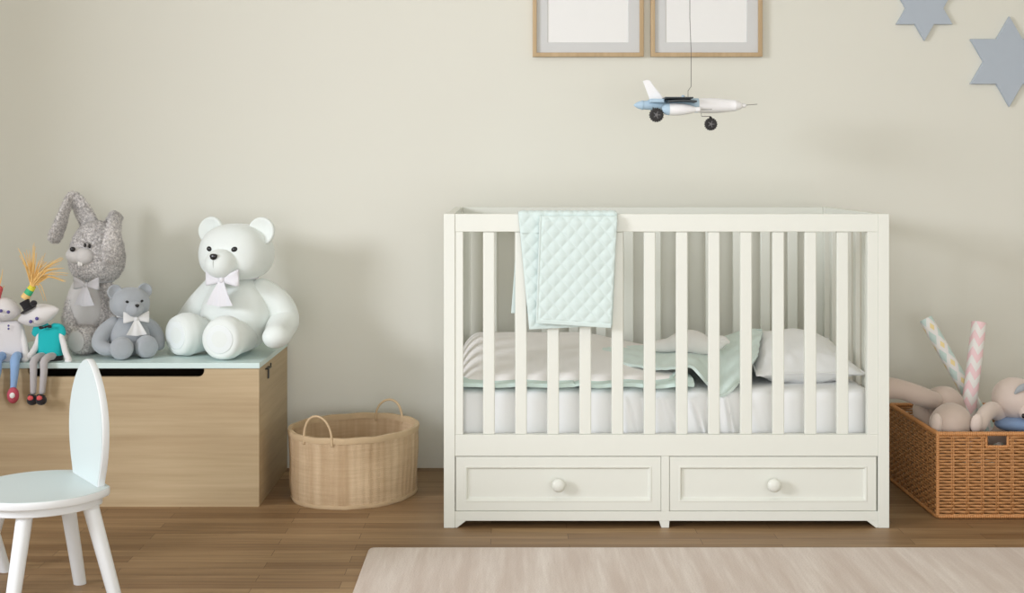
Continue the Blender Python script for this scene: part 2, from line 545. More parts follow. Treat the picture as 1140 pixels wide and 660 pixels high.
def drawer(x0, x1):
    z0, z1 = zd0 + .001, zd1 - .002
    y = CY0 + .0035
    def rr(inset, yy): return [V((x0 + inset, yy, z0 + inset)), V((x1 - inset, yy, z0 + inset)), V((x1 - inset, yy, z1 - inset)), V((x0 + inset, yy, z1 - inset))]
    m = MB()
    m.rings([rr(0, y + .02), rr(0, y + .0015), rr(.0015, y), rr(.0285, y), rr(.0305, y - .0018), rr(.0335, y - .0012), rr(.038, y + .0065), rr(.0405, y + .007)])
    d = m.build('drawer', M['crib'], crib, smooth=False)
    MB().box((x0 + .004, y + .02, z0 + .004), (x1 - .004, CY1 - .09, z0 + .012)).box((x0 + .004, y + .02, z0 + .012), (x0 + .014, CY1 - .09, z1 - .03)).box((x1 - .014, y + .02, z0 + .012), (x1 - .004, CY1 - .09, z1 - .03)).build('drawer_box', M['crib'], d, smooth=False)
    prof = [(0.009, 0), (.009, -.004), (.007, -.009), (.010, -.014), (.0175, -.019), (.0208, -.025), (.0205, -.030), (.017, -.0345), (.010, -.037), (0, -.038)]
    MB().lathe(prof, ((x0 + x1) / 2, y + .0065, (z0 + z1) / 2 + .0), 'Y', 32).build('knob', M['crib'], d, angle=180)
drawer(cx(507.2), cx(736))
drawer(cx(745.6), cx(976.2))

# ------------------------------------------------------------------ bedding
MX0, MX1, MD0, MD1 = CX0 + PW + .006, CX1 - PW - .006, 4.088, 4.73
MT, MBt = 0.412, 0.262
def mat_profile(v):
    # fitted sheet: front bottom - front top - back top - back bottom (D, z)
    pts = [(MD0, MBt), (MD0, MT - .03), (MD0 + .006, MT - .009), (MD0 + .028, MT), (MD1 - .03, MT), (MD1 - .006, MT - .009), (MD1, MT - .03), (MD1, MBt)]
    segs = [0, .22, .27, .32, .72, .77, .82, 1]
    for i in range(7):
        if v <= segs[i + 1] + 1e-9:
            f = (v - segs[i]) / (segs[i + 1] - segs[i])
            return (pts[i][0] * (1 - f) + pts[i + 1][0] * f, pts[i][1] * (1 - f) + pts[i + 1][1] * f)
    return pts[-1]
def pleat(x, z):
    env = max(0, min(1, (x - .26) / .12)) * max(0, min(1, (.84 - x) / .12))
    t = (MT - z) / .15
    xx = x - t * .055 - t * .02 * math.sin(x * 23 + 1)
    r = math.sin(xx * 96 + 2.4 * nz(x * 5, 3)) 
    r2 = math.sin(xx * 57 + 1 + t)
    return env * (max(0, r) ** 3 * .010 + max(0, r2) ** 4 * .011) * (0.45 + .55 * min(1, t * 2)) + .0015 * nz(x * 9, z * 12)
rings = []
nx = 260
vv = [0, .03, .06, .09, .12, .15, .18, .2, .22, .235, .25, .265, .28, .3, .32, .4, .5, .6, .72, .745, .77, .79, .82, 1]
def mat_ring(x, sh):
    r = []
    for v in vv:
        D, z = mat_profile(v)
        cD, cz_ = (MD0 + MD1) / 2, (MT + MBt) / 2
        y = D - CAMD
        if v < .24: y -= pleat(x, z)
        zz = z + (.0025 * nz(x * 4, D * 5) if .3 < v < .75 else 0)
        r.append(V((x, (cD - CAMD) + (y - cD + CAMD) * sh, cz_ + (zz - cz_) * sh)))
    return r
for i, (dx, sh) in enumerate(((0, .86), (.004, .95), (.012, .985), (.025, 1))): rings.append(mat_ring(MX0 + dx, sh))
for i in range(1, nx): rings.append(mat_ring(MX0 + .025 + (MX1 - MX0 - .05) * i / nx, 1))
for dx, sh in ((.025, 1), (.012, .985), (.004, .95), (0, .86)): rings.append(mat_ring(MX1 - dx, sh))
tag(MB().rings(rings).build('mattress', M['sheet'], angle=60), 'mattress under a rumpled white fitted sheet inside the crib', 'mattress')

# duvet: blush white top, mint underside that shows as a rim along the front
comforter = tag(empty('duvet', (0.17, -.45, MT)), 'puffy blush white duvet with mint edge covering the left half of the mattress', 'duvet')
def duv(u, v, off=0.0):
    x = MX0 + .01 + u * .70 - .02 * v
    D = 4.085 + v * .60 + (u > .75) * 0
    e = min(u / .10, 1) if u < .1 else 1
    e = math.sin(e * PI / 2) ** .6 if e > 0 else 0
    er = max(0, min(1, (1 - u) / .45)); er = er * er * (3 - 2 * er)
    hump = math.sin(min(v * 1.25, 1) * PI / 2) ** 0.8
    h = (.034 + .074 * hump * (.3 + .7 * er)) * (.3 + .7 * e)
    h += .006 * nz(x * 6 + 4, D * 5) + .004 * nz(x * 5 + D * 6, 7) * hump
    return V((x, D - CAMD, MT + h - off))
def duvet_top():
    m = MB()
    N1, N2 = 90, 40
    rings = []
    for i in range(N1 + 1):
        u = (i / N1) ** 1.7
        r = []
        for j in range(N2 + 1):
            v = .012 + .988 * j / N2
            p = duv(u, v)
            if j == 0: p = p + V((0, .004, -.012))
            r.append(p)
        q = duv(u, 1)
        r.append(V((q.x, q.y + .004, MT + .014)))
        q = duv(u, .02)
        r.append(V((q.x, q.y + .01, MT + .014)))
        rings.append(r)
    return m.rings(rings)
duvet_top().build('duvet_cover', M['duvet'], comforter, angle=70)
def rim():
    m = MB()
    def P(u, v):
        x = MX0 + .008 + u * .722
        D = 4.070 + v * .58 - .012 * math.sin(max(0, u - .75) * 12) * (1 - v)
        z = MT + .017 + .0035 * nz(x * 11, v * 3) + .003 * math.sin(x * 38) * (1 - v) * (u > .5)
        return V((x, D - CAMD, z))
    return m.pad(P, 70, 14, lambda u, v: .026 * min(1, (v + .004) / .035) ** .5 + .002)
rim().build('duvet_lining', M['mint_cloth'], comforter, angle=70)
# turned-over corner at the right end of the duvet
def P(u, v):
    a = u * PI * 1.15
    x = .47 + .055 * v + .004 * math.sin(v * 9)
    return V((x + .03 * math.sin(a), 4.075 + .035 * (1 - math.cos(a)) * 1.3 + .06 * v - CAMD, MT + .012 + .030 * math.sin(a) * (1 - .55 * abs(v - .5))))
MB().pad(P, 22, 14, .008).build('duvet_corner', M['mint_cloth'], comforter, angle=70)

# sage mint blanket, crumpled, standing up at its right end
fr = [W(668, 399, 4.30), W(700, 406, 4.2), W(735, 411, 4.15), W(768, 408, 4.13), W(788, 428, 4.085), W(803, 441, 4.078), W(824, 424, 4.095), W(843, 398, 4.22)]
bk = [W(676, 391, 4.50), W(705, 388, 4.52), W(735, 388, 4.52), W(766, 387, 4.50), W(792, 381, 4.46), W(812, 375, 4.43), W(832, 368.5, 4.41), W(849, 368.5, 4.40)]
def P(u, v):
    a = cr_interp(fr, u); b = cr_interp(bk, u)
    p = a.lerp(b, v)
    wr = .010 * nz(p.x * 16, v * 4 + 2) + .005 * nz(p.x * 40, v * 7)
    bul = .018 * math.sin(v * PI) * (1 - .6 * u)
    return p + V((0, -wr * (u > .5) * .6, bul + wr * .8))
mb = MB().pad(P, 90, 30, lambda u, v: .009)
def P2(u, v):
    a = cr_interp(bk, u)
    return a + V((.012 * v + .03 * v * v * (u - .4), .006 + .11 * v, -.0 - (a.z - MT - .012) * v ** 1.6 + .012 * math.sin(v * PI)))
mb.pad(P2, 90, 16, .009)
tag(mb.build('crib_blanket', M['mint_blanket'], angle=70), 'crumpled sage mint blanket in the middle of the crib, right end standing up', 'blanket')

# pillow with a corner point
pc = V(W(884, 410, 4.36)); pc.z = MT + .065
def pill(sgn):
    def fn(u, v):
        a, b = u * 2 - 1, v * 2 - 1
        ex = 1 - .11 * (1 - a * a) * abs(b) ** 2
        ey = 1 - .11 * (1 - b * b) * abs(a) ** 2
        # sides pull in between pointed corners
        x = a * .176 * (1 - .10 * (1 - b * b) * a * a); y = b * .20 * (1 - .10 * (1 - a * a) * b * b)
        t = max(0, (1 - abs(a) ** 2.2)) ** .80 * max(0, (1 - abs(b) ** 2.2)) ** .72
        h = .078 * t * (1 + .10 * nz(a * 2.2, b * 2.2, 3)) + .0012
        wr = .006 * nz(a * 7 + b * 3, b * 6) * min(1, (1 - t) * 2.2) * (t > 0)
        return x, y, sgn * h + wr
    return fn
def pillow():
    m = MB(Matrix.Translation(pc) @ Matrix.Rotation(math.radians(4), 4, 'Z') @ Matrix.Rotation(math.radians(9), 4, 'X'))
    n = 44
    vs, fs = [], []
    for sgn in (1, -1):
        f = pill(sgn); o = len(vs)
        for i in range(n + 1):
            for j in range(n + 1):
                vs.append(V(f(i / n, j / n)))
        for i in range(n):
            for j in range(n):
                a = o + i * (n + 1) + j
                fs.append((a, a + n + 1, a + n + 2, a + 1) if sgn > 0 else (a, a + 1, a + n + 2, a + n + 1))
    o = (n + 1) ** 2
    edge = [i * (n + 1) for i in range(n + 1)] + [n * (n + 1) + j for j in range(1, n + 1)] + [i * (n + 1) + n for i in range(n - 1, -1, -1)] + [j for j in range(n - 1, 0, -1)]
    for q in range(len(edge)):
        a, b = edge[q], edge[(q + 1) % len(edge)]
        fs.append((a, b, o + b, o + a))
    return m.add(vs, fs), edge
mb, edge = pillow()
pillow_o = tag(mb.build('pillow', M['sheet'], angle=80), 'plump white pillow at the right end of the crib mattress', 'pillow')
pp = MB()
pth = [mb.v[i] for i in edge]
pp.tube([p for i, p in enumerate(pth) if i % 2 == 0], .0035, 8, closed=True)
pp.build('piping', M['sheet'], pillow_o, angle=180)

# small white plush lying on the blanket
pl = MB()
pl.tube([W(733, 385, 4.34), W(745, 384, 4.33), W(757, 380.5, 4.31), W(770, 380, 4.3), W(782, 384, 4.3), W(792, 387, 4.3)],
        [.020, .024, .032, .038, .034, .022], 20, .9, 5)
toy = tag(pl.build('plush_toy', M['tooth'], angle=180), 'small white plush with pinched end lying on the mint blanket in the crib', 'plush toy')
MB().tube([W(790, 387, 4.3), W(798, 382, 4.3), W(806, 380, 4.3), W(811, 381, 4.3)], [.016, .024, .018, .006], 16, .6, 4).build('tail', M['tooth'], toy, angle=180)

# quilted blanket over the front rail
def hang_path():
    yb, yf = CY0 + rt + .010, CY0 - .0065
    top = CZ + .006
    return [(yb, cz(350)), (yb, .80), (yb, .945), (yb - .003, top - .003), (yb - .011, top), (yf + .010, top), (yf + .002, top - .004), (yf, .945), (yf, .80), (yf - .001, cz(362))]
hp = hang_path()
lens = [0]
for i in range(1, len(hp)): lens.append(lens[-1] + math.dist(hp[i - 1], hp[i]))
def along(s, path=hp, L=lens):
    s = s * L[-1]
    for i in range(1, len(path)):
        if s <= L[i] + 1e-9:
            f = (s - L[i - 1]) / (L[i] - L[i - 1])
            return path[i - 1][0] * (1 - f) + path[i][0] * f, path[i - 1][1] * (1 - f) + path[i][1] * f
    return path[-1]
def quilt(x, z, p=.0225):
    a = (x * 1.0 + z * .92) / p; b = (x * 1.0 - z * .92) / p
    h = abs(math.sin(a * PI / 2)) * abs(math.sin(b * PI / 2))
    return h ** .75
def P(u, v):
    y, z = along(v)
    t = (CZ - z)
    front = v > .5
    if front: xl = cx(577) + t * .098; xr = cx(687) - t * .045
    else: xl = cx(577.5) - t * .075; xr = cx(686) - t * .02
    x = xl + (xr - xl) * u
    if front: z -= (.012 * (1 - u)) * (t / .34)
    return V((x, y - (.004 * nz(x * 12, z * 8) if (front and t > .06) else 0) * .6, z))
def dq(u, v):
    p = P(u, v)
    e = min(1, u / .03, (1 - u) / .03, v / .02, (1 - v) / .02)
    return .0036 * quilt(p.x, p.z) * max(e, 0)
qb = MB().pad(P, 110, 340, .005, dq, flip=True)
quilto = tag(qb.build('quilted_blanket', M['quilt'], angle=180), 'pale mint diamond quilted blanket folded over the front rail of the crib', 'blanket')
def P(u, v):
    t = .006 + v * (cz(238) - cz(356.5)); z = CZ - t
    xl = cx(600.5) - t * .035; xr = cx(686.8) - t * .06
    x = xl + (xr - xl) * u
    y = CY0 - .0205 - .003 * v - .0035 * nz(x * 9, z * 6) + (.008 * (1 - min(1, v / .05)))
    return V((x, y, z - (.016 * u) * v * .9))
def dq(u, v):
    p = P(u, v)
    e = min(1, (u - .025) / .03, (1 - u) / .03, v / .02, (1 - v - .03) / .02)
    return .0036 * quilt(p.x, p.z) * max(e, 0) + (.002 if (u < .025 or v > .965) else 0)
MB().pad(P, 110, 160, .006, dq, flip=True).build('folded_layer', M['quilt'], quilto, angle=180)

# ------------------------------------------------------------------ toy chest
bx0, bx1, by0, by1 = -1.745, -0.812, -0.555, -0.012
bzl, bzt = .4485, .4665
chest = tag(empty('toy_chest', ((bx0 + bx1) / 2, (by0 + by1) / 2, 0)), 'light oak toy chest with pale mint lid and long finger slot', 'toy chest')
# front panel with a rounded finger slot cut from its top edge
sl0, sl1, sd = (31 - 567) / 343., (227.5 - 567) / 343., .0265
out = [(bx0, 0), (bx1, 0), (bx1, bzl - .001), (sl1, bzl - .001)]
for i in range(9):
    a = PI / 2 * i / 8
    out.append((sl1 - .022 + .022 * math.cos(a), bzl - .001 - sd + .022 - .022 * math.sin(a)))
for i in range(9):
    a = PI / 2 * i / 8
    out.append((sl0 + .022 - .022 * math.sin(a), bzl - .001 - sd + .022 - .022 * math.cos(a)))
out += [(sl0, bzl - .001), (bx0, bzl - .001)]
MB().prism(out, .018, lambda a, b, t: V((a, by0 + t, b))).build('front_panel', M['oak'], chest, smooth=False)
bx('side_panel', (bx1 - .018, by0 + .0185, 0), (bx1, by1, bzl - .001), M['oak_side'], chest, .0008)
bx('side_panel', (bx0, by0 + .0185, 0), (bx0 + .018, by1, bzl - .001), M['oak_side'], chest, .0008)
bx('back_panel', (bx0 + .0185, by1 - .018, 0), (bx1 - .0185, by1, bzl - .001), M['slot'], chest, 0)
bx('bottom_panel', (bx0 + .0185, by0 + .0185, .01), (bx1 - .0185, by1 - .0185, .028), M['slot'], chest, 0)
bx('lid', (bx0 - .002, by0 - .002, bzl), (bx1 + .002, by1, bzt), M['mint_lacquer'], chest, .0018)
hk = MB()
hy = W(300, 412, 4.285 + .10).y
hk.box((bx1, by0 + .105, .4285), (bx1 + .012, by0 + .165, .4325)).box((bx1, by0 + .148, .392), (bx1 + .004, by0 + .165, .4284))
hk.build('latch', M['black_metal'], chest, smooth=False, bevel=.001)
lk = MB().lathe([(0, 0), (.005, 0), (.005, .003), (0, .003)], (bx1, by0 + .205, .432), 'X', 14)
lk.build('screw_cap', M['black_metal'], chest)

# ------------------------------------------------------------------ bears
def bow(parent, m, c, R, s, tails=1.0, name='bow'):
    """ribbon bow about c, facing local -Y of R; s = half width"""
    T = Matrix.Translation(c) @ R.to_4x4()
    mb = MB(T)
    for sg in (-1, 1):
        rings = []
        for i in range(9):
            t = i / 8
            x = sg * (s * .10 + t * s * .92)
            hh = s * (.14 + .36 * t ** .8) * (1 - .08 * (t > .99))
            th = s * (.10 + .24 * math.sin(t * PI * .8)) * (1.0 if t < .95 else .55)
            z0 = s * .12 * t
            rg = []
            for kk in range(16):
                a = 2 * PI * kk / 16
                yy = math.cos(a) * th * .5
                zz = math.sin(a) * hh
                pl_ = .25 * th * math.cos(3 * a) * t
                rg.append(V((x, yy - pl_, z0 + zz)))
            rings.append(rg)
        mb.rings(rings)
    o = mb.build(name, m, parent, angle=60)
    MB(T).ell((0, -s * .06, 0), (s * .16, s * .17, s * .2)).build('knot', m, o, angle=180)
    if tails:
        for sg in (-1, 1):
            def P(u, v):
                wd = s * (.12 + .44 * v)
                x = sg * (s * .06 + s * .34 * v) + (u - .5) * wd * 1.5
                return V((x, -s * .10 - s * .14 * math.sin(v * PI * .7) - s * .05 * math.cos(u * PI * 2) * v, -s * .08 - v * s * 1.25 * tails + s * .10 * v * sg * (u - .5)))
            MB(T).pad(P, 8, 14, s * .05).build('ribbon_tail', m, o, angle=70)
    return o

def seam(T, pts, r, m, parent, sm=6):
    MB(T).tube(pts, r, 6, 1, sm).build('seam', m, parent, angle=180)

def bear(name, label, loc, yaw, s, plush, padm, seamm, ribbon, arm_l, arm_r, legs, head_yaw=0, head_dx=0, cat='teddy bear'):
    root = tag(empty(name, loc, yaw), label, cat)
    T = Matrix.Translation(loc) @ Matrix.Rotation(yaw, 4, 'Z') @ Matrix.Scale(s, 4)
    def pear(p):
        kx = 1 - .20 * p.z if p.z > 0 else 1
        return V((p.x * kx, p.y * kx, p.z))
    MB(T).ell((0, 0, .135), (.128, .108, .137), e=.9, fn=pear, nu=40, nv=24).build('body', plush, root, angle=180)
    # head: a broad, soft, slightly boxy cushion that narrows to the crown
    HT = T @ Matrix.Translation((head_dx, -.015, .345)) @ Matrix.Rotation(head_yaw, 4, 'Z')
    def hd(p):
        kk = 1 + (-.10 * p.z if p.z > 0 else .03 * p.z)
        z = p.z
        if z > 0: z *= 1 - .10 * (p.x ** 2)
        return V((p.x * kk, p.y * (1 - .06 * p.z), z))
    head = MB(HT).ell((0, 0, 0), (.124, .108, .097), e=.74, fn=hd, nu=48, nv=30).build('head', plush, root, angle=180)
    sn = MB(HT).ell((0, -.098, -.034), (.055, .062, .05), e=.92, nu=30, nv=18).build('snout', plush, head, angle=180)
    MB(HT).ell((0, -.157, -.008), (.0125, .009, .0105), e=.8, fn=lambda p: V((p.x * (1 + .25 * p.z), p.y, p.z))).build('nose', M['bead'], sn, angle=180)
    for sx in (-1, 1):
        MB(HT).ell((sx * .046, -.100, .014), (.0125, .008, .0095), R=Matrix.Rotation(-sx * .35, 3, 'Y'), nu=16, nv=10).build('eye', M['bead'], head, angle=180)
        Re = (Matrix.Rotation(sx * math.radians(33), 3, 'Y') @ Matrix.Rotation(math.radians(-6), 3, 'X'))
        cup = lambda p: V((p.x, p.y + 1.45 * max(0, .86 - (p.x ** 2 + p.z ** 2)) * (p.y < 0), p.z * (1.0 if p.z > 0 else .9)))
        ear = MB(HT).ell((sx * .096, -.004, .070), (.049, .020, .050), R=Re, e=.95, fn=cup, nu=32, nv=18).build('ear', plush, head, angle=180)
    # seams over brow and down the snout
    pw = 2 / .74
    def on_head(x, z):
        ux, uz = abs(x) / .124, abs(z) / .097
        return (x, -.108 * max(.02, 1 - ux ** pw - uz ** pw) ** (1 / pw) * (1 - .10 * max(0, z / .097)) * (1 - .06 * z / .097) - .0002, z)
    for sx in (-1, 1):
        seam(HT, [on_head(sx * (.026 + .03 * q ** 1.5), .018 + .068 * q) for q in (0, .25, .5, .75, .95)], .0009, plush, head)
    seam(HT, [(0, -.159, -.020), (0, -.1605, -.034), (0, -.155, -.054)], .0008, seamm, head)
    for arm in (arm_l, arm_r):
        MB(T).tube([p for p, r in arm], [r for p, r in arm], 22, .86, 6).build('arm', plush, root, angle=180)
    for sx, (kx, ky, fx, fy) in legs:
        lg = MB(T)
        d = V((fx - kx, fy - ky, 0)).normalized()
        up = .072
        lg.tube([V((kx, ky, .058)), V((kx, ky, .058)).lerp(V((fx, fy, up)), .5), V((fx, fy, up)) - d * .012, V((fx, fy, up)) + d * .016], [.052, .060, .073, .068], 28, 1.0, 5)
        # flatten the sole: squash everything beyond the foot plane
        c = T @ V((fx, fy, up)); dw = (T.to_3x3() @ d).normalized()
        for i, p in enumerate(lg.v):
            q = (p - c).dot(dw) - .030 * s
            if q > 0: lg.v[i] = p - dw * q * .85
        L = lg.build('leg', plush, root, angle=180)
        Rq = d.to_track_quat('-Y', 'Z').to_matrix()
        MB(T).lathe([(0, -.0005), (.044, .0), (.047, .0010), (.0475, .005)], V((fx, fy, up)) + d * .0370, 'Y', 30, R=Rq @ Matrix.Rotation(0, 3, 'X')).build('sole', padm, L, angle=180)
    # collar ribbon and bow
    ring = [V((.078 * math.cos(a), .070 * math.sin(a) - .006, .2585)) for a in [2 * PI * i / 40 for i in range(40)]]
    cr = MB(T); cr.tube(ring, .006, 8, .5, closed=True, up=(0, 0, 1))
    col = cr.build('collar', ribbon, root, angle=180)
    return root, T, col

arm = lambda *a: [(V(p), r) for p, r in a]
wb_loc = V(((264 - 567) * 4.56 / F, 4.56 - CAMD, bzt))
wb, T, col = bear('teddy_bear', 'large white teddy bear with pale lilac bow sitting on the toy chest', wb_loc, math.radians(-27), 1.0,
    M['white_plush'], M['white_plush_pad'], M['seam'], M['lilac'],
    arm((( -.10, 0, .215), .042), ((-.145, -.02, .15), .05), ((-.185, -.045, .085), .047), ((-.21, -.055, .055), .038)),
    arm(((.088, .025, .212), .042), ((.128, .055, .165), .052), ((.150, .060, .110), .056), ((.180, .0, .082), .050), ((.214, -.055, .074), .047), ((.226, -.080, .073), .046)),
    ((-1, (-.06, -.05, -.085, -.17)), (1, (.062, -.05, .095, -.185))), head_yaw=math.radians(10), head_dx=.010)
c = T @ V((.040, -.128, .258)); bow(col, M['lilac'], c, (Matrix.Rotation(math.radians(-20), 3, 'Z')), .062, 1.05)
gb_loc = V(((144 - 567) * 4.455 / F, 4.455 - CAMD, bzt))
gb, T, col = bear('teddy_bear', 'small grey teddy bear with white bow sitting between rabbit and white bear', gb_loc, math.radians(24), .522,
    M['grey_plush'], M['grey_plush'], M['grey_seam'], M['white_ribbon'],
    arm(((-.10, 0, .215), .042), ((-.160, -.01, .16), .050), ((-.190, -.04, .095), .052), ((-.16, -.085, .062), .048), ((-.11, -.11, .058), .040)),
    arm(((.095, .0, .215), .040), ((.150, .02, .165), .046), ((.178, .01, .105), .048), ((.18, -.03, .064), .040)),
    ((-1, (-.062, -.05, -.072, -.185)), (1, (.062, -.05, .085, -.165))), head_yaw=math.radians(9))
c = T @ V((.026, -.122, .250)); bow(col, M['white_ribbon'], c, Matrix.Rotation(math.radians(22), 3, 'Z'), .041)

# ------------------------------------------------------------------ rabbit
RD = 4.60
rb = tag(empty('plush_rabbit', (W(103, 0, RD).x, RD - CAMD, bzt)), 'grey melange plush rabbit with long bent ears sitting behind the dolls', 'plush rabbit')
rnd = random.Random(3)
zc = lambda h: bzt + h
X = lambda px, D=RD: (px - 567) * D / F
mb = MB().ell((X(104), RD - CAMD, zc(.143)), (.088, .078, .145), nu=36, nv=24, fn=lambda p: V((p.x * (1 - .28 * p.z), p.y * (1 - .2 * p.z), p.z)))
mb.fuzz(7500, .008, .0009, rnd).build('body', M['yarn'], rb, angle=180)
hc = W(108, 281, 4.57)
def rh(p):
    k2 = 1 - .14 * p.z
    return V((p.x * k2, p.y * k2, p.z))
head = MB().ell(hc, (.090, .082, .108), e=.88, nu=40, nv=26, fn=rh).fuzz(9000, .008, .0009, rnd).build('head', M['yarn'], rb, angle=180)
MB().ell(hc + V((-.047, -.066, -.005)), (.038, .035, .030), nu=28, nv=18).ell(hc + V((-.018, -.080, -.008)), (.033, .028, .029), nu=28, nv=18).build('muzzle', M['grey_velour'], head, angle=180)
MB().ell(hc + V((-.052, -.098, .017)), (.0095, .008, .0085)).build('nose', M['bead'], head, angle=180)
for px, py in ((94.5, 273), (99.5, 274)):
    p = W(px, py, 4.57) + V((0, -.088, 0)); p.x = W(px, py, 4.48).x; p.z = W(px, py, 4.48).z
    e = MB().ell(p, (.0045, .004, .0075), nu=12, nv=8)
    for dx in (-.004, .001, .006): e.tube([p + V((dx * .5, -.003, .004)), p + V((dx, -.005, .012))], .0008, 5)
    e.build('eye', M['bead'], head, angle=180)
for dx in (-.0042, .0042):
    p = W(89.5, 293.5, 4.475)
    MB().box((p.x + dx - .0038, p.y - .006, p.z - .007), (p.x + dx + .0038, p.y + .004, p.z + .007)).build('tooth', M['tooth'], head, smooth=False, bevel=.002)
e1 = MB().tube([W(101, 252, 4.6), W(95, 240, 4.6), W(88, 227, 4.59), W(79.5, 219.5, 4.58), W(73.5, 231, 4.56), W(67, 249, 4.54), W(61, 264, 4.53)],
               [.031, .030, .027, .021, .022, .028, .032], 18, .40, 6, up=(1, 0, 0))
e1.fuzz(3600, .008, .0009, rnd).build('ear', M['yarn'], head, angle=180)
e2 = MB().tube([W(120, 262, 4.63), W(125, 249, 4.62), W(129.5, 240, 4.58), W(129, 243, 4.50), W(126, 258, 4.455), W(124.5, 274, 4.44), W(123.5, 288, 4.45)],
               [.026, .026, .022, .020, .028, .033, .030], 18, .42, 6, up=(1, 0, 0))
e2.fuzz(3600, .008, .0009, rnd).build('ear', M['yarn'], head, angle=180)
MB().ell((X(99), RD - CAMD - .052, zc(.155)), (.066, .040, .115), nu=30, nv=20, fn=lambda p: V((p.x * (1 - .22 * p.z), p.y, p.z))).build('belly_patch', M['grey_velour'], rb, angle=180)
# arms hang behind the belly
for a in ([W(89, 318, 4.55), W(81, 338, 4.54), W(77, 356, 4.52), W(80, 368, 4.49)], [W(118, 318, 4.56), W(126, 335, 4.56), W(128, 352, 4.56), W(124, 366, 4.55)]):
    MB().tube(a, [.020, .022, .022, .020], 16, 1, 5).fuzz(1500, .010, .0011, rnd).build('arm', M['yarn'], rb, angle=180)
for (px, D, x2) in ((91, 4.47, 100), (119, 4.53, 114)):
    f = V((X(px, D), D - CAMD, zc(.049)))
    lg = MB().tube([V((X(x2), RD - CAMD - .01, zc(.045))), f + V((.01, .03, 0)), f], [.036, .044, .048], 22, 1, 5)
    for i, p in enumerate(lg.v):
        q = (p - f).dot(V((-.25, -.97, 0))) - .02
        if q > 0: lg.v[i] = p - V((-.25, -.97, 0)) * q * .8
    L = lg.fuzz(1900, .010, .0011, rnd).build('leg', M['yarn'], rb, angle=180)
    MB().ell(f + V((-.010, -.030, 0)), (.032, .006, .036), R=Matrix.Rotation(-.25, 3, 'Z'), nu=26, nv=14).build('sole', M['grey_velour'], L, angle=180)
MB().tube([V((hc.x + .055 * math.cos(a), hc.y + .05 * math.sin(a), zc(.245))) for a in [2 * PI * i / 30 for i in range(30)]], .007, 8, .6, closed=True).build('collar', M['grey_ribbon'], rb, angle=180)
bow(rb, M['grey_ribbon'], W(96, 317, 4.46), Matrix.Rotation(math.radians(-12), 3, 'Z'), .046, 1.15)

# ------------------------------------------------------------------ rag dolls on the edge of the chest
M['doll_skin'] = fabric('doll_grey_cotton', (232, 229, 227), 500, .08, .15, .01)
M['teal'] = fabric('teal_felt', (38, 190, 193), 500, .12, .2, .03)
M['dark_cloth'] = fabric('charcoal_cloth', (46, 44, 46), 500, .12, .2, .03)
M['shoe_red'] = mat('coral_red_felt', (214, 92, 92), .8, .03)
M['shoe_pink'] = mat('raspberry_felt', (196, 84, 100), .8, .03)
M['light_blue'] = fabric('light_blue_cotton', (150, 184, 226), 500, .08, .15, .02)
M['purple'] = mat('purple_bead', (92, 84, 150), .35, .0)
M['hair'] = mat('orange_raffia', (250, 208, 132), .6, .05, 60)
M['band_y'] = mat('yellow_band', (225, 215, 60), .6, .0)
M['band_g'] = mat('green_band', (60, 185, 130), .6, .0)
M['grey_dress'] = fabric('white_grey_felt', (228, 225, 226), 500, .12, .2, .02)
hd_ = 4.36

def trapezoid_body(top, bot, wt, wb_, dt, db, m, name, parent, n=26, rounds=.008):
    rings = []
    for i in range(13):
        t = i / 12
        c = top.lerp(bot, t)
        rw = wt + (wb_ - wt) * t ** .9; rd = dt + (db - dt) * t
        if i == 0: rw *= .75; rd *= .6
        sp = lambda q: math.copysign(abs(q) ** .8, q)
        rings.append([c + V((rw * sp(math.cos(2 * PI * k / n)), rd * sp(math.sin(2 * PI * k / n)), 0)) for k in range(n)])
    return MB().rings(rings).build(name, m, parent, angle=70)

doll = tag(empty('rag_doll', (X(54, hd_), hd_ - CAMD, bzt)), 'rag doll in teal top with black hat and orange hair tuft on chest edge', 'rag doll')
trapezoid_body(W(56, 363, hd_), W(55, 400, hd_), .036, .044, .018, .030, M['teal'], 'dress', doll)
for sg, px in ((-1, 43), (1, 66)):
    MB().tube([W(56 + sg * 5, 364, hd_), W(px, 366, hd_), W(px + sg * 2.5, 370, hd_)], [.014, .017, .015], 14, .8, 4).build('sleeve', M['teal'], doll, angle=180)
trapezoid_body(W(55, 395, hd_ - .003), W(54, 400.5, hd_ - .010), .044, .047, .032, .034, M['dark_cloth'], 'skirt', doll)
c = W(43, 351, 4.345)
Rh = Matrix.Rotation(math.radians(-14), 3, 'Y')
head = MB().ell(c, (.070, .038, .036), R=Rh, nu=36, nv=20, fn=lambda p: V((p.x, p.y * (1 - .45 * abs(p.x) ** 2), p.z * (1 - .50 * abs(p.x) ** 2.2) + .10 * p.x * (p.x > 0)))).build('head', M['doll_skin'], doll, angle=180)
for px, py in ((34.2, 358), (41, 354.6)):
    MB().ell(W(px, py, 4.305), .0058, nu=12, nv=8).build('eye', M['purple'], head, angle=180)
MB().ell(W(39, 359, 4.303), .003, nu=10, nv=8).build('nose', M['doll_skin'], head, angle=180)
Rt = Matrix.Rotation(math.radians(-28), 3, 'Y')
hb = W(32, 345, 4.325)
hat = MB().lathe([(0, -.002), (.026, -.002), (.028, .001), (.026, .004), (.015, .005), (.0145, .020), (.017, .030), (.016, .033), (0, .034)], hb, 'Z', 28, R=Rt).build('hat', M['dark_cloth'], doll, angle=50)
MB().ell(W(37.5, 337.5, 4.30), (.011, .010, .010), nu=16, nv=10).build('hat_bobble', M['dark_cloth'], hat, angle=180)
t0, t1 = W(27.5, 332, 4.33), W(36.5, 318.5, 4.33)
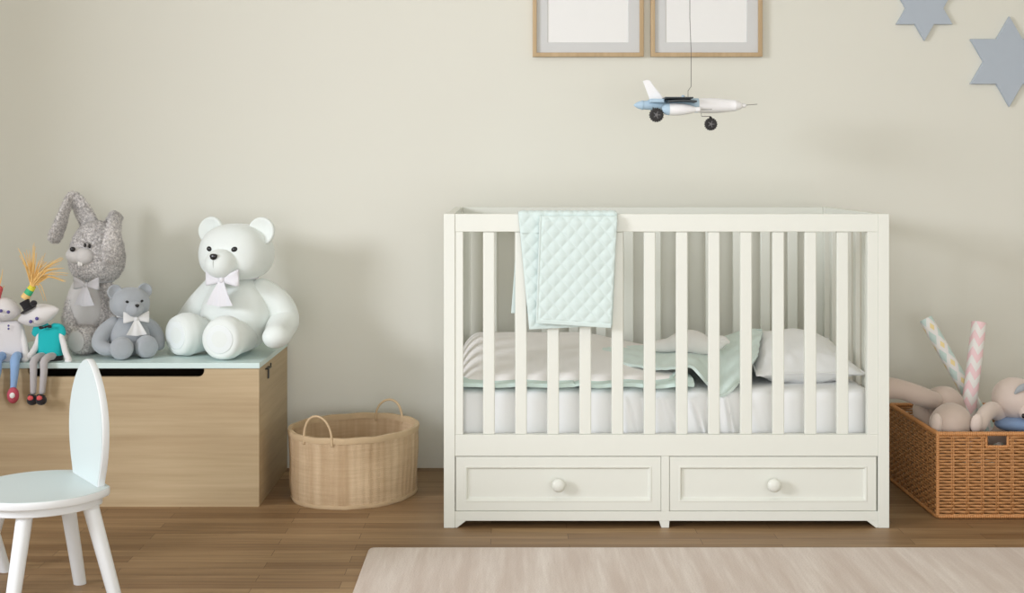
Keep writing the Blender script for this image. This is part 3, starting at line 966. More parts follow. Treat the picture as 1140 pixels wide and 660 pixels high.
for a, b, m_, nm in ((0, .35, 'hair', 'orange_band'), (.35, .72, 'band_g', 'green_band'), (.72, 1.0, 'band_y', 'yellow_band')):
    MB().tube([t0.lerp(t1, a), t0.lerp(t1, b)], [.0145 - .003 * a, .0145 - .003 * b], 16, 1, round_=False).build(nm, M[m_], doll)
hm = MB()
rh_ = random.Random(11)
ends = [(20, 276), (21, 284), (23, 279), (26, 281), (31, 277), (37, 271), (38, 276), (40, 283), (49, 283), (53, 292), (60, 289), (68, 288), (70, 289), (65, 293), (70, 298), (66, 300), (74, 306), (72, 312), (70, 314), (60, 311), (50, 336), (42, 290), (46, 297), (33, 284), (28, 288), (55, 299), (64, 306), (26, 292), (36, 288), (49, 290)]
for ex, ey in ends:
    for q in range(2):
        b = t1 + V((rh_.uniform(-.006, .006), rh_.uniform(-.006, .006), 0))
        D = 4.33 + rh_.uniform(-.05, .05)
        e = W(ex + rh_.uniform(-2, 2), ey + rh_.uniform(-2, 2), D)
        md = b.lerp(e, .5) + V(((38 - ex) * -.0001, 0, .012 + abs(ex - 36) * .0003))
        if ey > 330: md = b + V((.025, 0, .002))
        hm.tube([b, b.lerp(md, .55) + V((0, 0, .003)), md, e], [.0016, .0016, .0014, .0007], 5, 1, 4)
hm.build('hair', M['hair'], doll, angle=180)
for pts in ([W(66, 368, hd_), W(70, 380, 4.35), W(73, 392, 4.33), W(76.5, 400, 4.31)], [W(44, 371, hd_), W(41, 383, 4.35), W(36.5, 392, 4.33), W(33, 396, 4.32)]):
    a = MB().tube(pts, [.0095, .0095, .010, .010], 12, 1, 5).build('arm', M['doll_skin'], doll, angle=180)
    MB().ell(pts[-1] + V((0, -.004, -.003)), (.012, .010, .008), nu=16, nv=10).build('hand', M['doll_skin'], a, angle=180)
M['grey_stocking'] = fabric('grey_stocking', (188, 184, 184), 700, .2, .2, .03)
for (x0, x1, x2) in ((48, 37.5, 37), (59, 49, 47)):
    a = MB().tube([W(x0, 401, 4.34) + V((0, 0, .013)), W((x0 + x1) / 2, 402, 4.29) + V((0, 0, .013)), W(x1, 404, 4.262) + V((0, 0, .004)), W(x1 - .2, 414, 4.252), W(x2, 436, 4.252)], [.013, .0125, .0125, .0115, .0095], 14, 1, 5).build('leg', M['grey_stocking'], doll, angle=180)
    c = W(x2 - 1, 444, 4.235)
    sh = MB().ell(c + V((0, 0, -.002)), (.0165, .019, .018), nu=22, nv=14, fn=lambda p: V((p.x * (1 - .2 * p.z), p.y, p.z * (1 if p.z < 0 else .8)))).build('shoe', M['dark_cloth'], a, angle=180)
    MB().ell(c + V((-.001, -.0145, .005)), (.0095, .006, .0085), nu=14, nv=10).build('shoe_tongue', M['shoe_red'], sh, angle=180)
    MB().tube([c + V((-.0125, -.004, .010)), c + V((-.005, -.016, .016)), c + V((.005, -.016, .016)), c + V((.0125, -.004, .010))], .002, 6, 1, 4).build('shoe_strap', M['dark_cloth'], sh, angle=180)
bt = MB()
c = W(50.5, 364, 4.325)
for sg in (-1, 1): bt.ell(c + V((sg * .011, 0, sg * .002)), (.0105, .005, .0075), nu=14, nv=10, fn=lambda p, sg=sg: V((p.x, p.y, p.z * (.65 + .35 * p.x * sg))))
bt.ell(c, (.004, .005, .004), nu=10, nv=8).build('bow_tie', M['dark_cloth'], doll, angle=180)

doll2 = tag(empty('rag_doll', (X(10, hd_), hd_ - CAMD, bzt)), 'rag doll in white grey dress and light blue tights at left frame edge', 'rag doll')
trapezoid_body(W(11, 357, hd_), W(12, 401, hd_), .038, .066, .022, .040, M['grey_dress'], 'dress', doll2)
head = MB().ell(W(3, 344, 4.35), (.060, .042, .040), R=Matrix.Rotation(.15, 3, 'Y'), nu=36, nv=20, fn=lambda p: V((p.x, p.y, p.z * (1 - .35 * abs(p.x) ** 2)))).build('head', M['doll_skin'], doll2, angle=180)
for px, py in ((1, 346), (9.3, 347.3)):
    MB().ell(W(px, py, 4.303), .0056, nu=12, nv=8).build('eye', M['purple'], head, angle=180)
MB().ell(W(4.5, 352, 4.303), .003, nu=10, nv=8).build('nose', M['doll_skin'], head, angle=180)
for py in (362.5, 366): MB().ell(W(9.5, py, 4.325), .0035, nu=10, nv=8).build('button', M['purple'], doll2, angle=180)
for pts in ([W(22, 362, hd_), W(26, 376, 4.35), W(28, 390, 4.33), W(28.5, 399, 4.31)], [W(1, 362, hd_), W(-3, 376, 4.35), W(-6, 390, 4.33), W(-8, 399, 4.31)]):
    a = MB().tube(pts, [.009, .0095, .010, .010], 12, 1, 5).build('arm', M['doll_skin'], doll2, angle=180)
    MB().ell(pts[-1] + V((0, -.004, -.003)), (.013, .010, .009), nu=16, nv=10).build('hand', M['doll_skin'], a, angle=180)
for (x0, x1, x2) in ((20, 16.5, 14.5), (3, -3, -7)):
    a = MB().tube([W(x0, 401, 4.34) + V((0, 0, .014)), W((x0 + x1) / 2, 402, 4.29) + V((0, 0, .014)), W(x1, 404, 4.262) + V((0, 0, .006)), W(x1 - .2, 414, 4.252), W(x2, 436, 4.25)], [.015, .015, .015, .013, .0085], 14, 1, 5).build('leg', M['light_blue'], doll2, angle=180)
    c = W(x2, 440, 4.235)
    sh = MB().ell(c, (.0185, .019, .026), nu=22, nv=14).build('shoe', M['shoe_pink'], a, angle=180)
    MB().ell(c + V((.003, -.015, .002)), (.009, .006, .010), nu=14, nv=10).build('shoe_tongue', M['tooth'], sh, angle=180)
hm = MB()
for ex, ey in ((-3, 288), (-8, 280), (3, 300), (-14, 290), (5, 318), (0, 310), (-4, 300)):
    b = W(-4, 330, 4.34); e = W(ex, ey, 4.34 + rh_.uniform(-.03, .03))
    hm.tube([b, b.lerp(e, .5) + V((.004, 0, .006)), e], [.0018, .0016, .0008], 5, 1, 4)
hm.build('hair', M['hair'], doll2, angle=180)
MB().tube([W(-6, 334, 4.33), W(-1, 322, 4.33)], [.016, .012], 16, 1).build('hair_band', M['shoe_red'], doll2, angle=180)

# ------------------------------------------------------------------ child chairs
def make_chair(loc, rz, label):
    """faces local -Y"""
    root = tag(empty('child_chair', loc, rz), label, 'chair', None)
    T = Matrix.Translation(loc) @ Matrix.Rotation(rz, 4, 'Z')
    zt = .310
    # seat outline: rounded petal, cut straight where the backrest stands
    def outline(sc=1.0, n=60):
        o = []
        for i in range(n):
            a = 2 * PI * i / n
            x = .172 * math.sin(a); y = -.185 * math.cos(a)
            if y > 0: x *= 1 - .16 * (y / .185) ** 2
            y = min(y, .132)
            o.append((x * sc, y * sc))
        return o
    def seat(o2, z0, z1, r=.0025):
        rg = []
        for sc_, z in ((.985, z0), (.995, z0 + .0008), (1, z0 + r), (1, z1 - r), (.996, z1 - .0005), (.985, z1)):
            rg.append([V((x * sc_, y * sc_, z)) for x, y in o2])
        return rg
    m = MB(T); m.rings(seat(outline(), zt - .020, zt - .0008)); m.build('seat', M['chair_white'], root, angle=50)
    MB(T).rings([[V((x * .992, y * .992, z)) for x, y in outline()] for z in (zt - .003, zt)]).build('seat_top', M['chair_mint'], root)
    m = MB(T); m.rings([[V((x * .89, y * .89, z)) for x, y in outline()] for z in (zt - .042, zt - .0205)]); m.build('seat_frame', M['chair_white'], root, angle=50, bevel=.002)
    # leaf shaped backrest
    def leaf(sc=1.0):
        H = .305; prof = [(0, .098), (.06, .104), (.15, .116), (.28, .127), (.42, .131), (.55, .127), (.68, .113), (.79, .092), (.88, .067), (.95, .040), (.985, .019), (1.0, 0)]
        r = []
        for t, wdt in prof: r.append((wdt, t * H))
        for t, wdt in reversed(prof[:-1]): r.append((-wdt, t * H))
        c = V((0, H * .45))
        return [(c.x + (a - c.x) * sc, c.y + (b - c.y) * sc) for a, b in r]
    def smooth(o2, n=4):
        q = []
        m_ = len(o2)
        for i in range(m_ - 1):
            g = lambda k: V(o2[min(max(k, 0), m_ - 1)])
            for j in range(n):
                t = j / n; a, b, c, d = g(i - 1), g(i), g(i + 1), g(i + 2)
                q.append(tuple((b * 2 + (c - a) * t + (a * 2 - b * 5 + c * 4 - d) * t * t + (b * 3 - a - c * 3 + d) * t ** 3) * .5))
        q.append(o2[-1]); return q
    lf = smooth(leaf())
    lean = lambda z: .008 * z
    rg = []
    for sc_, y in ((.985, 0), (.994, .0005), (1, .0025), (1, .0165), (.99, .018), (.98, .0185)):
        c = .305 * .45
        rg.append([V((a * sc_, .103 + y + lean(b), zt - .0005 + max(0, c + (b - c) * sc_) if b > .001 else zt - .0005)) for a, b in lf])
    MB(T).rings(rg).build('backrest', M['chair_white'], root, angle=50)
    c = .305 * .45
    MB(T).rings([[V((a * .990, .103 + y + lean(b), zt + (max(0.001, c + (b - c) * .990)))) for a, b in lf] for y in (-.0008, .004)]).build('backrest_face', M['chair_mint'], root, angle=50)
    for sx in (-1, 1):
        for sy in (-1, 1):
            a = V((sx * .100, sy * .078 + .006, zt - .040)); b = V((sx * .156, sy * .134 + .006, 0))
            L = MB(T); L.tube([b, a], [.0165, .0195], 24, 1, round_=False)
            # cut square on the floor
            for i in range(24): L.v[i].z = 0.0
            L.build('leg', M['chair_white'], root, angle=50)
            MB(T).lathe([(0, -.001), (.021, -.001), (.0225, .001), (.0225, .010), (.020, .011), (0, .011)], a + V((0, 0, -.008)), 'Z', 24).build('leg_collar', M['chair_white'], root, angle=40)
    return root
ch1 = make_chair((-1.158, 3.282 - CAMD, 0), math.radians(-54.5), 'white child chair with leaf shaped mint back in front of the toy chest')
ch2 = copy_tree(ch1)
ch2.location = (-1.543, 3.475 - CAMD, 0); ch2.rotation_euler = (0, 0, math.radians(-6))
ch2['label'] = 'second white child chair, only one leg and back edge showing at the left frame edge'
for o_ in (ch1, ch2): o_['group'] = 'child chairs by the toy chest'

# ------------------------------------------------------------------ oval woven basket
def rattan_mat():
    m = bpy.data.materials.new('woven_seagrass')
    nt, N, L, B = nodes_of(m)
    n1 = ramp(nt, ntex(nt, coords(nt, (30, 30, 1.6)), 1.0, 3), .3, .7)
    n2 = ramp(nt, ntex(nt, coords(nt, (9, 9, 130)), 1.0, 3), .3, .75)
    c = mixc(nt, n1, lin((214, 190, 155)), lin((186, 158, 122)))
    mu = nt.nodes.new('ShaderNodeMath'); mu.operation = 'MULTIPLY'; mu.inputs[1].default_value = .35; L.new(n2, mu.inputs[0])
    c = mixc(nt, mu.outputs[0], c, lin((164, 134, 98)))
    L.new(c, B.inputs['Base Color'])
    B.inputs['Roughness'].default_value = .7
    return m
M['seagrass'] = rattan_mat()
M['seagrass_rim'] = mat('woven_rim', (208, 182, 144), .7, .10, 40, .3, .001, 300)
bc = V((-.524, 4.462 - CAMD, 0)); ang = math.radians(58)
def oval(a_, r=1.0, da=0.0):
    e = .9
    x = (.231 * r + da) * math.cos(a_); y = (.203 * r + da) * math.sin(a_)
    return V((x * math.cos(ang) - y * math.sin(ang), x * math.sin(ang) + y * math.cos(ang), 0))
bk_root = tag(empty('oval_basket', bc), 'round pale woven seagrass basket with two loop handles on the floor', 'basket')
BH = .228
def wall_r(t): return .972 + .034 * math.sin(min(1, t * 1.15) * PI * .55) + .004 * math.sin(t * 8)
NU, NV = 420, 84
for side, off in (('woven_side', 0.0),):
    rings = []
    def rg(t, da, weave):
        r = []
        for i in range(NU):
            a = 2 * PI * i / NU
            st = i // 3
            wv = (.00035 * (1 if ((int(t * NV + .5)) + (i // 4)) % 2 else -1) + .0006 * math.sin(i * PI / 4)) * weave
            wob = .004 * nz(math.cos(a) * 1.6, math.sin(a) * 1.6, t * 2.2) * 1.4
            p = bc + oval(a, wall_r(t), da + wv + wob * 1.0)
            r.append(V((p.x, p.y, t * BH)))
        return r
    rings.append(rg(0.0, -.012, 0)); rings[-1] = [V((p.x, p.y, .001)) for p in rings[-1]]
    for j in range(NV + 1): rings.append(rg(j / NV, 0, 1))
    for j in range(NV, 3, -3): rings.append(rg(j / NV, -.007, 0))
    MB().rings(rings).build('woven_side', M['seagrass'], bk_root, angle=25)
def band(z, h, out, name):
    r = []
    for dz, da in ((0, -.004), (0, .0015 + out), (h / 2, .0030 + out), (h, .0015 + out), (h, -.010), (0, -.010)):
        t = min(1, (z + dz) / BH)
        rr = []
        for i in range(200):
            a = 2 * PI * i / 200
            wob = .0056 * nz(math.cos(a) * 1.6, math.sin(a) * 1.6, t * 2.2)
            p = bc + oval(a, wall_r(t), da + wob); rr.append(V((p.x, p.y, z + dz + .001 * math.sin(a * 13))))
        r.append(rr)
    MB().rings(r, closed=True).build(name, M['seagrass_rim'], bk_root, angle=30)
band(BH - .016, .019, .001, 'rim_band')
band(.001, .012, 0, 'base_band')
for a0 in (PI + math.radians(9), math.radians(5)):
    hm = []
    half = .25 if a0 > 1 else .28
    for i in range(13):
        b = PI * i / 12
        p = bc + oval(a0 - math.cos(b) * half, wall_r(1), .003 if a0 > 1 else -.009)
        hm.append(V((p.x, p.y, BH - .02 + (.092 if a0 > 1 else .074) * math.sin(b) ** .8)))
    MB().tube(hm, .0042, 10, .8, 3).build('handle', M['seagrass_rim'], bk_root, angle=180)

# ------------------------------------------------------------------ wicker basket
M['wicker'] = mat('honey_wicker', (208, 150, 94), .5, .24, 45, .2, .0006, 160)
M['wicker_rim'] = mat('honey_wicker_rim', (212, 150, 92), .5, .15, 60)
M['wicker_core'] = mat('wicker_stake', (196, 138, 84), .6, .15, 45)
M['basket_lining'] = mat('basket_lining', (92, 66, 46), .9, .05)
qx0, qx1, qy0, qy1, qh = 1.343, 1.716, -0.700, -0.192, .270
wk = tag(empty('wicker_basket', ((qx0 + qx1) / 2, (qy0 + qy1) / 2, 0)), 'rectangular honey brown wicker basket full of soft toys right of the crib', 'basket')
def rect_path(step, off=0.0):
    c = [(qx0 - off, qy0 - off), (qx1 + off, qy0 - off), (qx1 + off, qy1 + off), (qx0 - off, qy1 + off)]
    pts = []
    for i in range(4):
        a = V(c[i]); b = V(c[(i + 1) % 4]); d = b - a; n = max(2, round(d.length / step))
        nn = V((d.y, -d.x)).normalized()
        for j in range(n): pts.append((a + d * (j / n), nn, d.normalized(), j, n, i))
    return pts
hole_c = (qx0 + qx1) / 2
hx0, hx1, hz0_, hz1_ = X(1098, 4.14), X(1122, 4.14), CAMH - (497 - 188) * 4.14 / F, CAMH - (482 - 188) * 4.14 / F
rows = 27
SP = .0235
for side_i in range(4):
    mb = MB()
    c = [(qx0, qy0), (qx1, qy0), (qx1, qy1), (qx0, qy1)]
    a = V(c[side_i]); b = V(c[(side_i + 1) % 4]); d = b - a; L_ = d.length; t_ = d.normalized(); nn = V((t_.y, -t_.x))
    ns = max(2, round(L_ / (SP * 2)) * 2)
    for r in range(rows):
        z = .012 + (qh - .026) * r / (rows - 1)
        ph = r % 2
        spans = [(0.0, 1.0)]
        if side_i in (0, 2) and hz0_ - .004 < z < hz1_ + .004:
            spans = [(0.0, (hx0 - qx0 - .003) / L_), ((hx1 - qx0 + .003) / L_, 1.0)]
        for s0, s1 in spans:
            n = max(3, int((s1 - s0) * ns * 3))
            pts = []
            for i in range(n + 1):
                s = s0 + (s1 - s0) * i / n
                wv = math.sin(s * ns * PI + ph * PI)
                p = a + d * s + nn * (wv * .0032)
                pts.append(V((p.x, p.y, z + .0007 * nz(s * 40, r * 3.3))))
            mb.tube(pts, .0041, 6, 1.15, 0, up=(0, 0, 1), round_=False)
    mb.build('woven_panel', M['wicker'], wk, angle=180)
    st = MB()
    for i in range(1, ns):
        s = i / ns
        if i % 2: continue
        p = a + d * s
        ztop = qh - .012
        if side_i in (0, 2) and hx0 - .004 < p.x < hx1 + .004: ztop = hz0_
        for dd in (-.003, .003):
            q = p + t_ * dd
            st.tube([V((q.x, q.y, .004)) + V((nn.x, nn.y, 0)) * .0018, V((q.x, q.y, ztop)) + V((nn.x, nn.y, 0)) * .0018], .0026, 6, 1, round_=False)
    st.build('stakes', M['wicker_core'], wk, angle=180)
def wrapped(path, r, pitch, name, closed=False):
    """cane wound round a core: ridges along the path"""
    P = [V(p) for p in path]
    tot = sum((P[i + 1] - P[i]).length for i in range(len(P) - 1))
    pts, rad = [], []
    n = int(tot / pitch) * 4
    for i in range(n + 1):
        s = tot * i / n; acc = 0
        for j in range(len(P) - 1):
            l = (P[j + 1] - P[j]).length
            if s <= acc + l + 1e-9: break
            acc += l
        pts.append(P[j].lerp(P[j + 1], min(1, (s - acc) / l)))
        rad.append(r * (1.0, 1.16, 1.0, .80)[i % 4])
    MB().tube(pts, rad, 10, 1).build(name, M['wicker_rim'], wk, angle=180)
cr_ = .012
def rrect(z, off=0):
    pts = []
    for (cx_, cy_, a0) in ((qx1 + off - cr_, qy0 - off + cr_, -90), (qx1 + off - cr_, qy1 + off - cr_, 0), (qx0 - off + cr_, qy1 + off - cr_, 90), (qx0 - off + cr_, qy0 - off + cr_, 180)):
        for i in range(5):
            a = math.radians(a0 + 90 * i / 4); pts.append(V((cx_ + cr_ * math.cos(a), cy_ + cr_ * math.sin(a), z)))
    return pts + [pts[0]]
wrapped(rrect(qh - .004, .001), .0068, .0066, 'rim')
wrapped(rrect(.0075, .001), .0066, .0066, 'foot_rim')
for x, y in ((qx0, qy0), (qx1, qy0), (qx1, qy1), (qx0, qy1)):
    wrapped([(x, y, .012), (x, y, qh - .008)], .0058, .0062, 'corner_binding')
for y in (qy0, qy1):
    wrapped([(hx0, y, qh - .008), (hx0, y, hz0_), (hx1, y, hz0_), (hx1, y, qh - .008)], .0042, .0060, 'handle_binding')
lb = MB()
lb.box((qx0 + .008, qy0 + .008, .006), (qx1 - .008, qy1 - .008, .012))
lb.build('base', M['basket_lining'], wk, smooth=False)

# toys in the basket
M['beige'] = fabric('beige_velour', (205, 187, 174), 420, .15, .35, .02)
M['beige_light'] = fabric('pale_beige_velour', (222, 206, 195), 420, .15, .35, .02)
M['toy_blue'] = fabric('toy_blue_cotton', (142, 168, 205), 500, .15, .2, .03)
t1 = tag(empty('plush_toy', V((X(1052, 4.45), 4.45 - CAMD, .02))), 'beige plush toy lying back down in the basket, long limb over the left rim', 'plush toy')
MB().tube([W(1042, 494, 4.45), W(1047, 472, 4.45), W(1050, 458, 4.44), W(1050, 452, 4.43)], [.070, .074, .075, .070], 28, .92, 5).build('body', M['beige'], t1, angle=180)
MB().tube([W(1040, 446, 4.385), W(1022, 440, 4.35), W(1005, 434, 4.33), W(990, 432, 4.32), W(975, 433, 4.31), W(964, 434, 4.31)], [.030, .033, .032, .035, .033, .024], 18, .9, 5).build('limb', M['beige'], t1, angle=180)
MB().tube([W(1061, 480, 4.36), W(1060, 470, 4.26), W(1056, 472, 4.235)], [.058, .062, .060], 26, 1.0, 4).build('foot', M['beige'], t1, angle=180)
MB().ell(W(1043, 472, 4.20), (.018, .022, .034), nu=20, nv=12).build('toe_patch', M['beige_light'], t1, angle=180)
MB().tube([W(1026, 456, 4.42), W(1030, 470, 4.40), W(1036, 482, 4.38)], [.03, .032, .03], 16, 1, 4).build('arm', M['beige'], t1, angle=180)
t2 = tag(empty('plush_toy', V((X(1120, 4.42), 4.42 - CAMD, .02))), 'pale beige plush animal in blue clothes lying face up at the right of the basket', 'plush toy')
hcc = W(1131, 443, 4.36)
hh = MB().ell(hcc, (.077, .07, .068), nu=34, nv=22, fn=lambda p: V((p.x, p.y, p.z * (1 - .08 * p.x)))).build('head', M['beige_light'], t2, angle=180)
MB().ell(W(1146, 459, 4.30), (.035, .032, .026), nu=24, nv=14).build('snout', M['beige_light'], hh, angle=180)
MB().ell(W(1139.5, 463, 4.262), (.006, .006, .008), nu=12, nv=8).build('nose', M['bead'], hh, angle=180)
MB().tube([W(1130, 438, 4.293), W(1134, 434, 4.29), W(1138, 431.5, 4.288), W(1144, 429, 4.288)], [.0035, .009, .011, .010], 10, .5, 4).build('ear', M['grey_plush'], hh, angle=180)
MB().tube([W(1108, 486, 4.50), W(1125, 480, 4.50), W(1142, 478, 4.50)], [.045, .05, .05], 24, .9, 5).build('body', M['beige'], t2, angle=180)
MB().ell(W(1134, 472, 4.34), (.078, .055, .026), nu=28, nv=16).build('shirt', M['toy_blue'], t2, angle=180)
MB().tube([W(1112, 460, 4.36), W(1104, 456, 4.31), W(1096, 462, 4.27), W(1090, 472, 4.24)], [.028, .027, .026, .027], 18, .9, 5).build('arm', M['beige_light'], t2, angle=180)
MB().ell(W(1087, 471, 4.205), (.019, .012, .030), R=Matrix.Rotation(.2, 3, 'Y'), nu=20, nv=12).build('paw', M['beige_light'], t2, angle=180)

def roll_mat(name, kind):
    m = bpy.data.materials.new(name)
    nt, N, L, B = nodes_of(m)
    tc = nt.nodes.new('ShaderNodeTexCoord')
    sp = nt.nodes.new('ShaderNodeSeparateXYZ'); L.new(tc.outputs['UV'], sp.inputs[0])
    def mth(op, a, b=None, c=None):
        n = nt.nodes.new('ShaderNodeMath'); n.operation = op
        for i, q in enumerate((a, b, c)):
            if q is None: continue
            if isinstance(q, (int, float)): n.inputs[i].default_value = q
            else: L.new(q, n.inputs[i])
        return n.outputs[0]
    u, v = sp.outputs[0], sp.outputs[1]
    white = lin((243, 240, 236))
    tri = mth('PINGPONG', mth('MULTIPLY', u, 4.0), 0.5)      # 0..0.5 zigzag round the tube
    if kind == 'pink':
        z = mth('FRACT', mth('ADD', mth('MULTIPLY', v, 7.5), mth('MULTIPLY', tri, 1.0)))
        f = mth('GREATER_THAN', z, .5)
        L.new(mixc(nt, f, white, lin((247, 214, 217))), B.inputs['Base Color'])
    else:
        vv_ = mth('PINGPONG', mth('MULTIPLY', v, 7.0), .5)
        d = mth('ADD', tri, vv_)
        f1 = mth('LESS_THAN', d, .40); f2 = mth('GREATER_THAN', d, .78)
        c = mixc(nt, f1, white, lin((208, 228, 222)))
        c = mixc(nt, f2, c, lin((246, 226, 164)))
        L.new(c, B.inputs['Base Color'])
    B.inputs['Roughness'].default_value = .6
    return m
def roll(a, b, r, m, name, label):
    """a hollow paper roll with its pattern mapped round it"""
    d = (b - a); L_ = d.length; t = d.normalized(); u = t.orthogonal().normalized(); w_ = t.cross(u)
    n = 40; me = bpy.data.meshes.new(name); vs = []; fs = []; uv = []
    ringd = [(r * .82, .0, 0), (r * .82, 1.0, 1), (r, 1.0, 1), (r, 0.0, 0)]
    for rr, s, _ in ringd:
        for k_ in range(n):
            an = 2 * PI * k_ / n; vs.append(a + t * (L_ * s) + u * (rr * math.cos(an)) + w_ * (rr * math.sin(an)))
    for q in range(4):
        q2 = (q + 1) % 4
        for k_ in range(n):
            k2 = (k_ + 1) % n
            fs.append((q * n + k_, q * n + k2, q2 * n + k2, q2 * n + k_))
            for (qq, kk) in ((q, k_), (q, k_ + 1), (q2, k_ + 1), (q2, k_)): uv.append((kk / n, ringd[qq][1]))
    me.from_pydata([p - a for p in vs], [], fs)
    ul = me.uv_layers.new(name='UVMap')
    for i, c_ in enumerate(uv): ul.data[i].uv = c_
    me.materials.append(m)
    me.polygons.foreach_set('use_smooth', [True] * len(me.polygons)); me.set_sharp_from_angle(angle=math.radians(40))
    o = bpy.data.objects.new(name, me); COL.objects.link(o); o.location = a
    return tag(o, label, 'paper roll')
roll(W(1112, 497, 4.48), W(1030.5, 355, 4.63), .0235, roll_mat('mint_yellow_paper', 'mint'), 'paper_roll', 'paper roll with mint and yellow diamond pattern leaning left in the wicker basket')
roll(W(1073, 500, 4.42), W(1090, 359, 4.52), .0245, roll_mat('pink_chevron_paper', 'pink'), 'paper_roll', 'paper roll with pink and white chevron pattern standing in the wicker basket')

# ------------------------------------------------------------------ picture frames
wk_ = F / CAMD
def frame(px0, px1, label):
    x0, x1 = (px0 - 567) / wk_, (px1 - 567) / wk_
    z0 = CAMH - (63.5 - 188) / wk_; z1 = z0 + .56
    fw, fd = .0145, .024
    root = tag(empty('picture_frame', ((x0 + x1) / 2, 0, z0)), label, 'picture frame', 'picture frames above the crib')
    def rect(i, y): return [V((x0 + i, y, z0 + i)), V((x1 - i, y, z0 + i)), V((x1 - i, y, z1 - i)), V((x0 + i, y, z1 - i))]
    MB().rings([rect(0, -.001), rect(0, -fd), rect(.001, -fd - .001), rect(fw - .001, -fd - .001), rect(fw, -fd), rect(fw, -.001)], closed=True).build('moulding', M['frame_oak'], root, smooth=False)
    mi, mo = fw, .0
    a = (609.5 - 593) / wk_; b = (63.5 - 48) / wk_
    def r2(ix, iz, y): return [V((x0 + ix, y, z0 + iz)), V((x1 - ix, y, z0 + iz)), V((x1 - ix, y, z1 - iz)), V((x0 + ix, y, z1 - iz))]
    MB().rings([r2(fw, fw, -.010), r2(fw, fw, -.0125), r2(a, b, -.0125), r2(a + .0015, b + .0015, -.010)], closed=True).build('mat_board', M['mat_board'], root, smooth=False)
    MB().box((x0 + fw, -.0095, z0 + fw), (x1 - fw, -.004, z1 - fw)).build('blank_sheet', M['paper'], root, smooth=False)
frame(593, 716, 'thin oak picture frame with blank sheet, left of the two above the crib')
frame(724, 847.5, 'thin oak picture frame with blank sheet, behind the hanging plane wire')

# ------------------------------------------------------------------ stars
def star(px, py, R, label):
    c = V(((px - 567) / wk_, 0, CAMH - (py - 188) / wk_)); r = R / wk_
    rg = []
    for sc_, y in ((1, -.001), (1, -.0145), (.985, -.016)):
        rg.append([V((c.x + r * sc_ * (1 if i % 2 == 0 else .5774) * math.sin(PI * i / 6), y, c.z + r * sc_ * (1 if i % 2 == 0 else .5774) * math.cos(PI * i / 6))) for i in range(12)])
    tag(MB().rings(rg).build('wall_star', M['star'], smooth=False), label, 'wall decoration', 'grey blue stars on the wall')
star(1028, 9.5, 36, 'smaller grey blue six pointed star on the wall, cut by the top frame edge')
star(1122.3, 68.8, 50, 'larger grey blue six pointed star on the wall near the right edge')

# ------------------------------------------------------------------ toy plane
PD = 4.30
M['plane_white'] = mat('plane_white', (244, 244, 244), .45, .01)
M['plane_blue'] = mat('plane_blue', (178, 204, 222), .5, .02)
M['plane_dark'] = mat('plane_dark', (58, 64, 68), .5, .02)
M['tyre'] = mat('black_rubber', (36, 34, 34), .6, .02)
M['hub'] = mat('grey_hub', (112, 110, 110), .5, 0)
M['wire'] = mat('dull_wire', (98, 92, 88), .5, 0)
plane = tag(empty('toy_plane', W(769, 118, PD)), 'white and pale blue toy plane with black wheels hanging above the crib', 'toy plane')
pk = PD / F
def lath_px(prof, y, D, x0=0):
    return [(r * pk, (x - 567) * pk) for x, r in prof], V((0, D - CAMD, CAMH - (y - 188) * pk))
pr, c = lath_px([(776.5, 0), (777, 7.9), (782, 8.4), (790, 8.6), (800, 8.2), (810, 7.2), (818, 6), (818.4, 6.2), (823, 4.6), (826, 3.2), (826.5, 2.4), (829, 2.4), (830.5, 1.4), (831, 0)], 117.5, PD)
fus = MB().lathe(pr, c, 'X', 36).build('fuselage', M['plane_white'], plane, angle=35)
MB().tube([W(830, 117, PD), W(843, 116, PD)], .0009, 8, 1).build('nose_needle', M['wire'], fus, angle=180)
pr, c = lath_px([(737, 4.6), (745, 6.5), (757, 7.4), (768, 8.0), (777.5, 8.0)], 117.3, PD)
MB().lathe(pr, c, 'X', 32).build('mid_section', M['plane_blue'], plane, angle=35)
pr, c = lath_px([(705.5, .3), (707.5, 2.2), (710.5, 3.9), (713.5, 4.7), (714, 5.3), (716, 5.3), (716.5, 4.9), (726, 5.6), (737.5, 5.8), (746, 6.2)], 117, PD)
MB().lathe(pr, c, 'X', 32).build('tail_cone', M['plane_blue'], plane, angle=35)
# swept white fin
fin = [(715.5, 90), (720, 88.8), (724, 89.5), (729, 97), (737, 107), (741.5, 113.5), (724, 113.2), (722, 107), (718.5, 98)]
MB().prism([((x - 567) * pk, CAMH - (y - 188) * pk) for x, y in fin], .008, lambda a, b, t: V((a, PD - CAMD - .004 + t, b))).build('tail_fin', M['plane_white'], plane, smooth=False, bevel=.0025)
MB().box(W(722, 114, PD) + V((0, -.045, -.002)), W(738, 111, PD) + V((0, .045, .001))).build('tail_wing', M['plane_blue'], plane, smooth=False, bevel=.002)
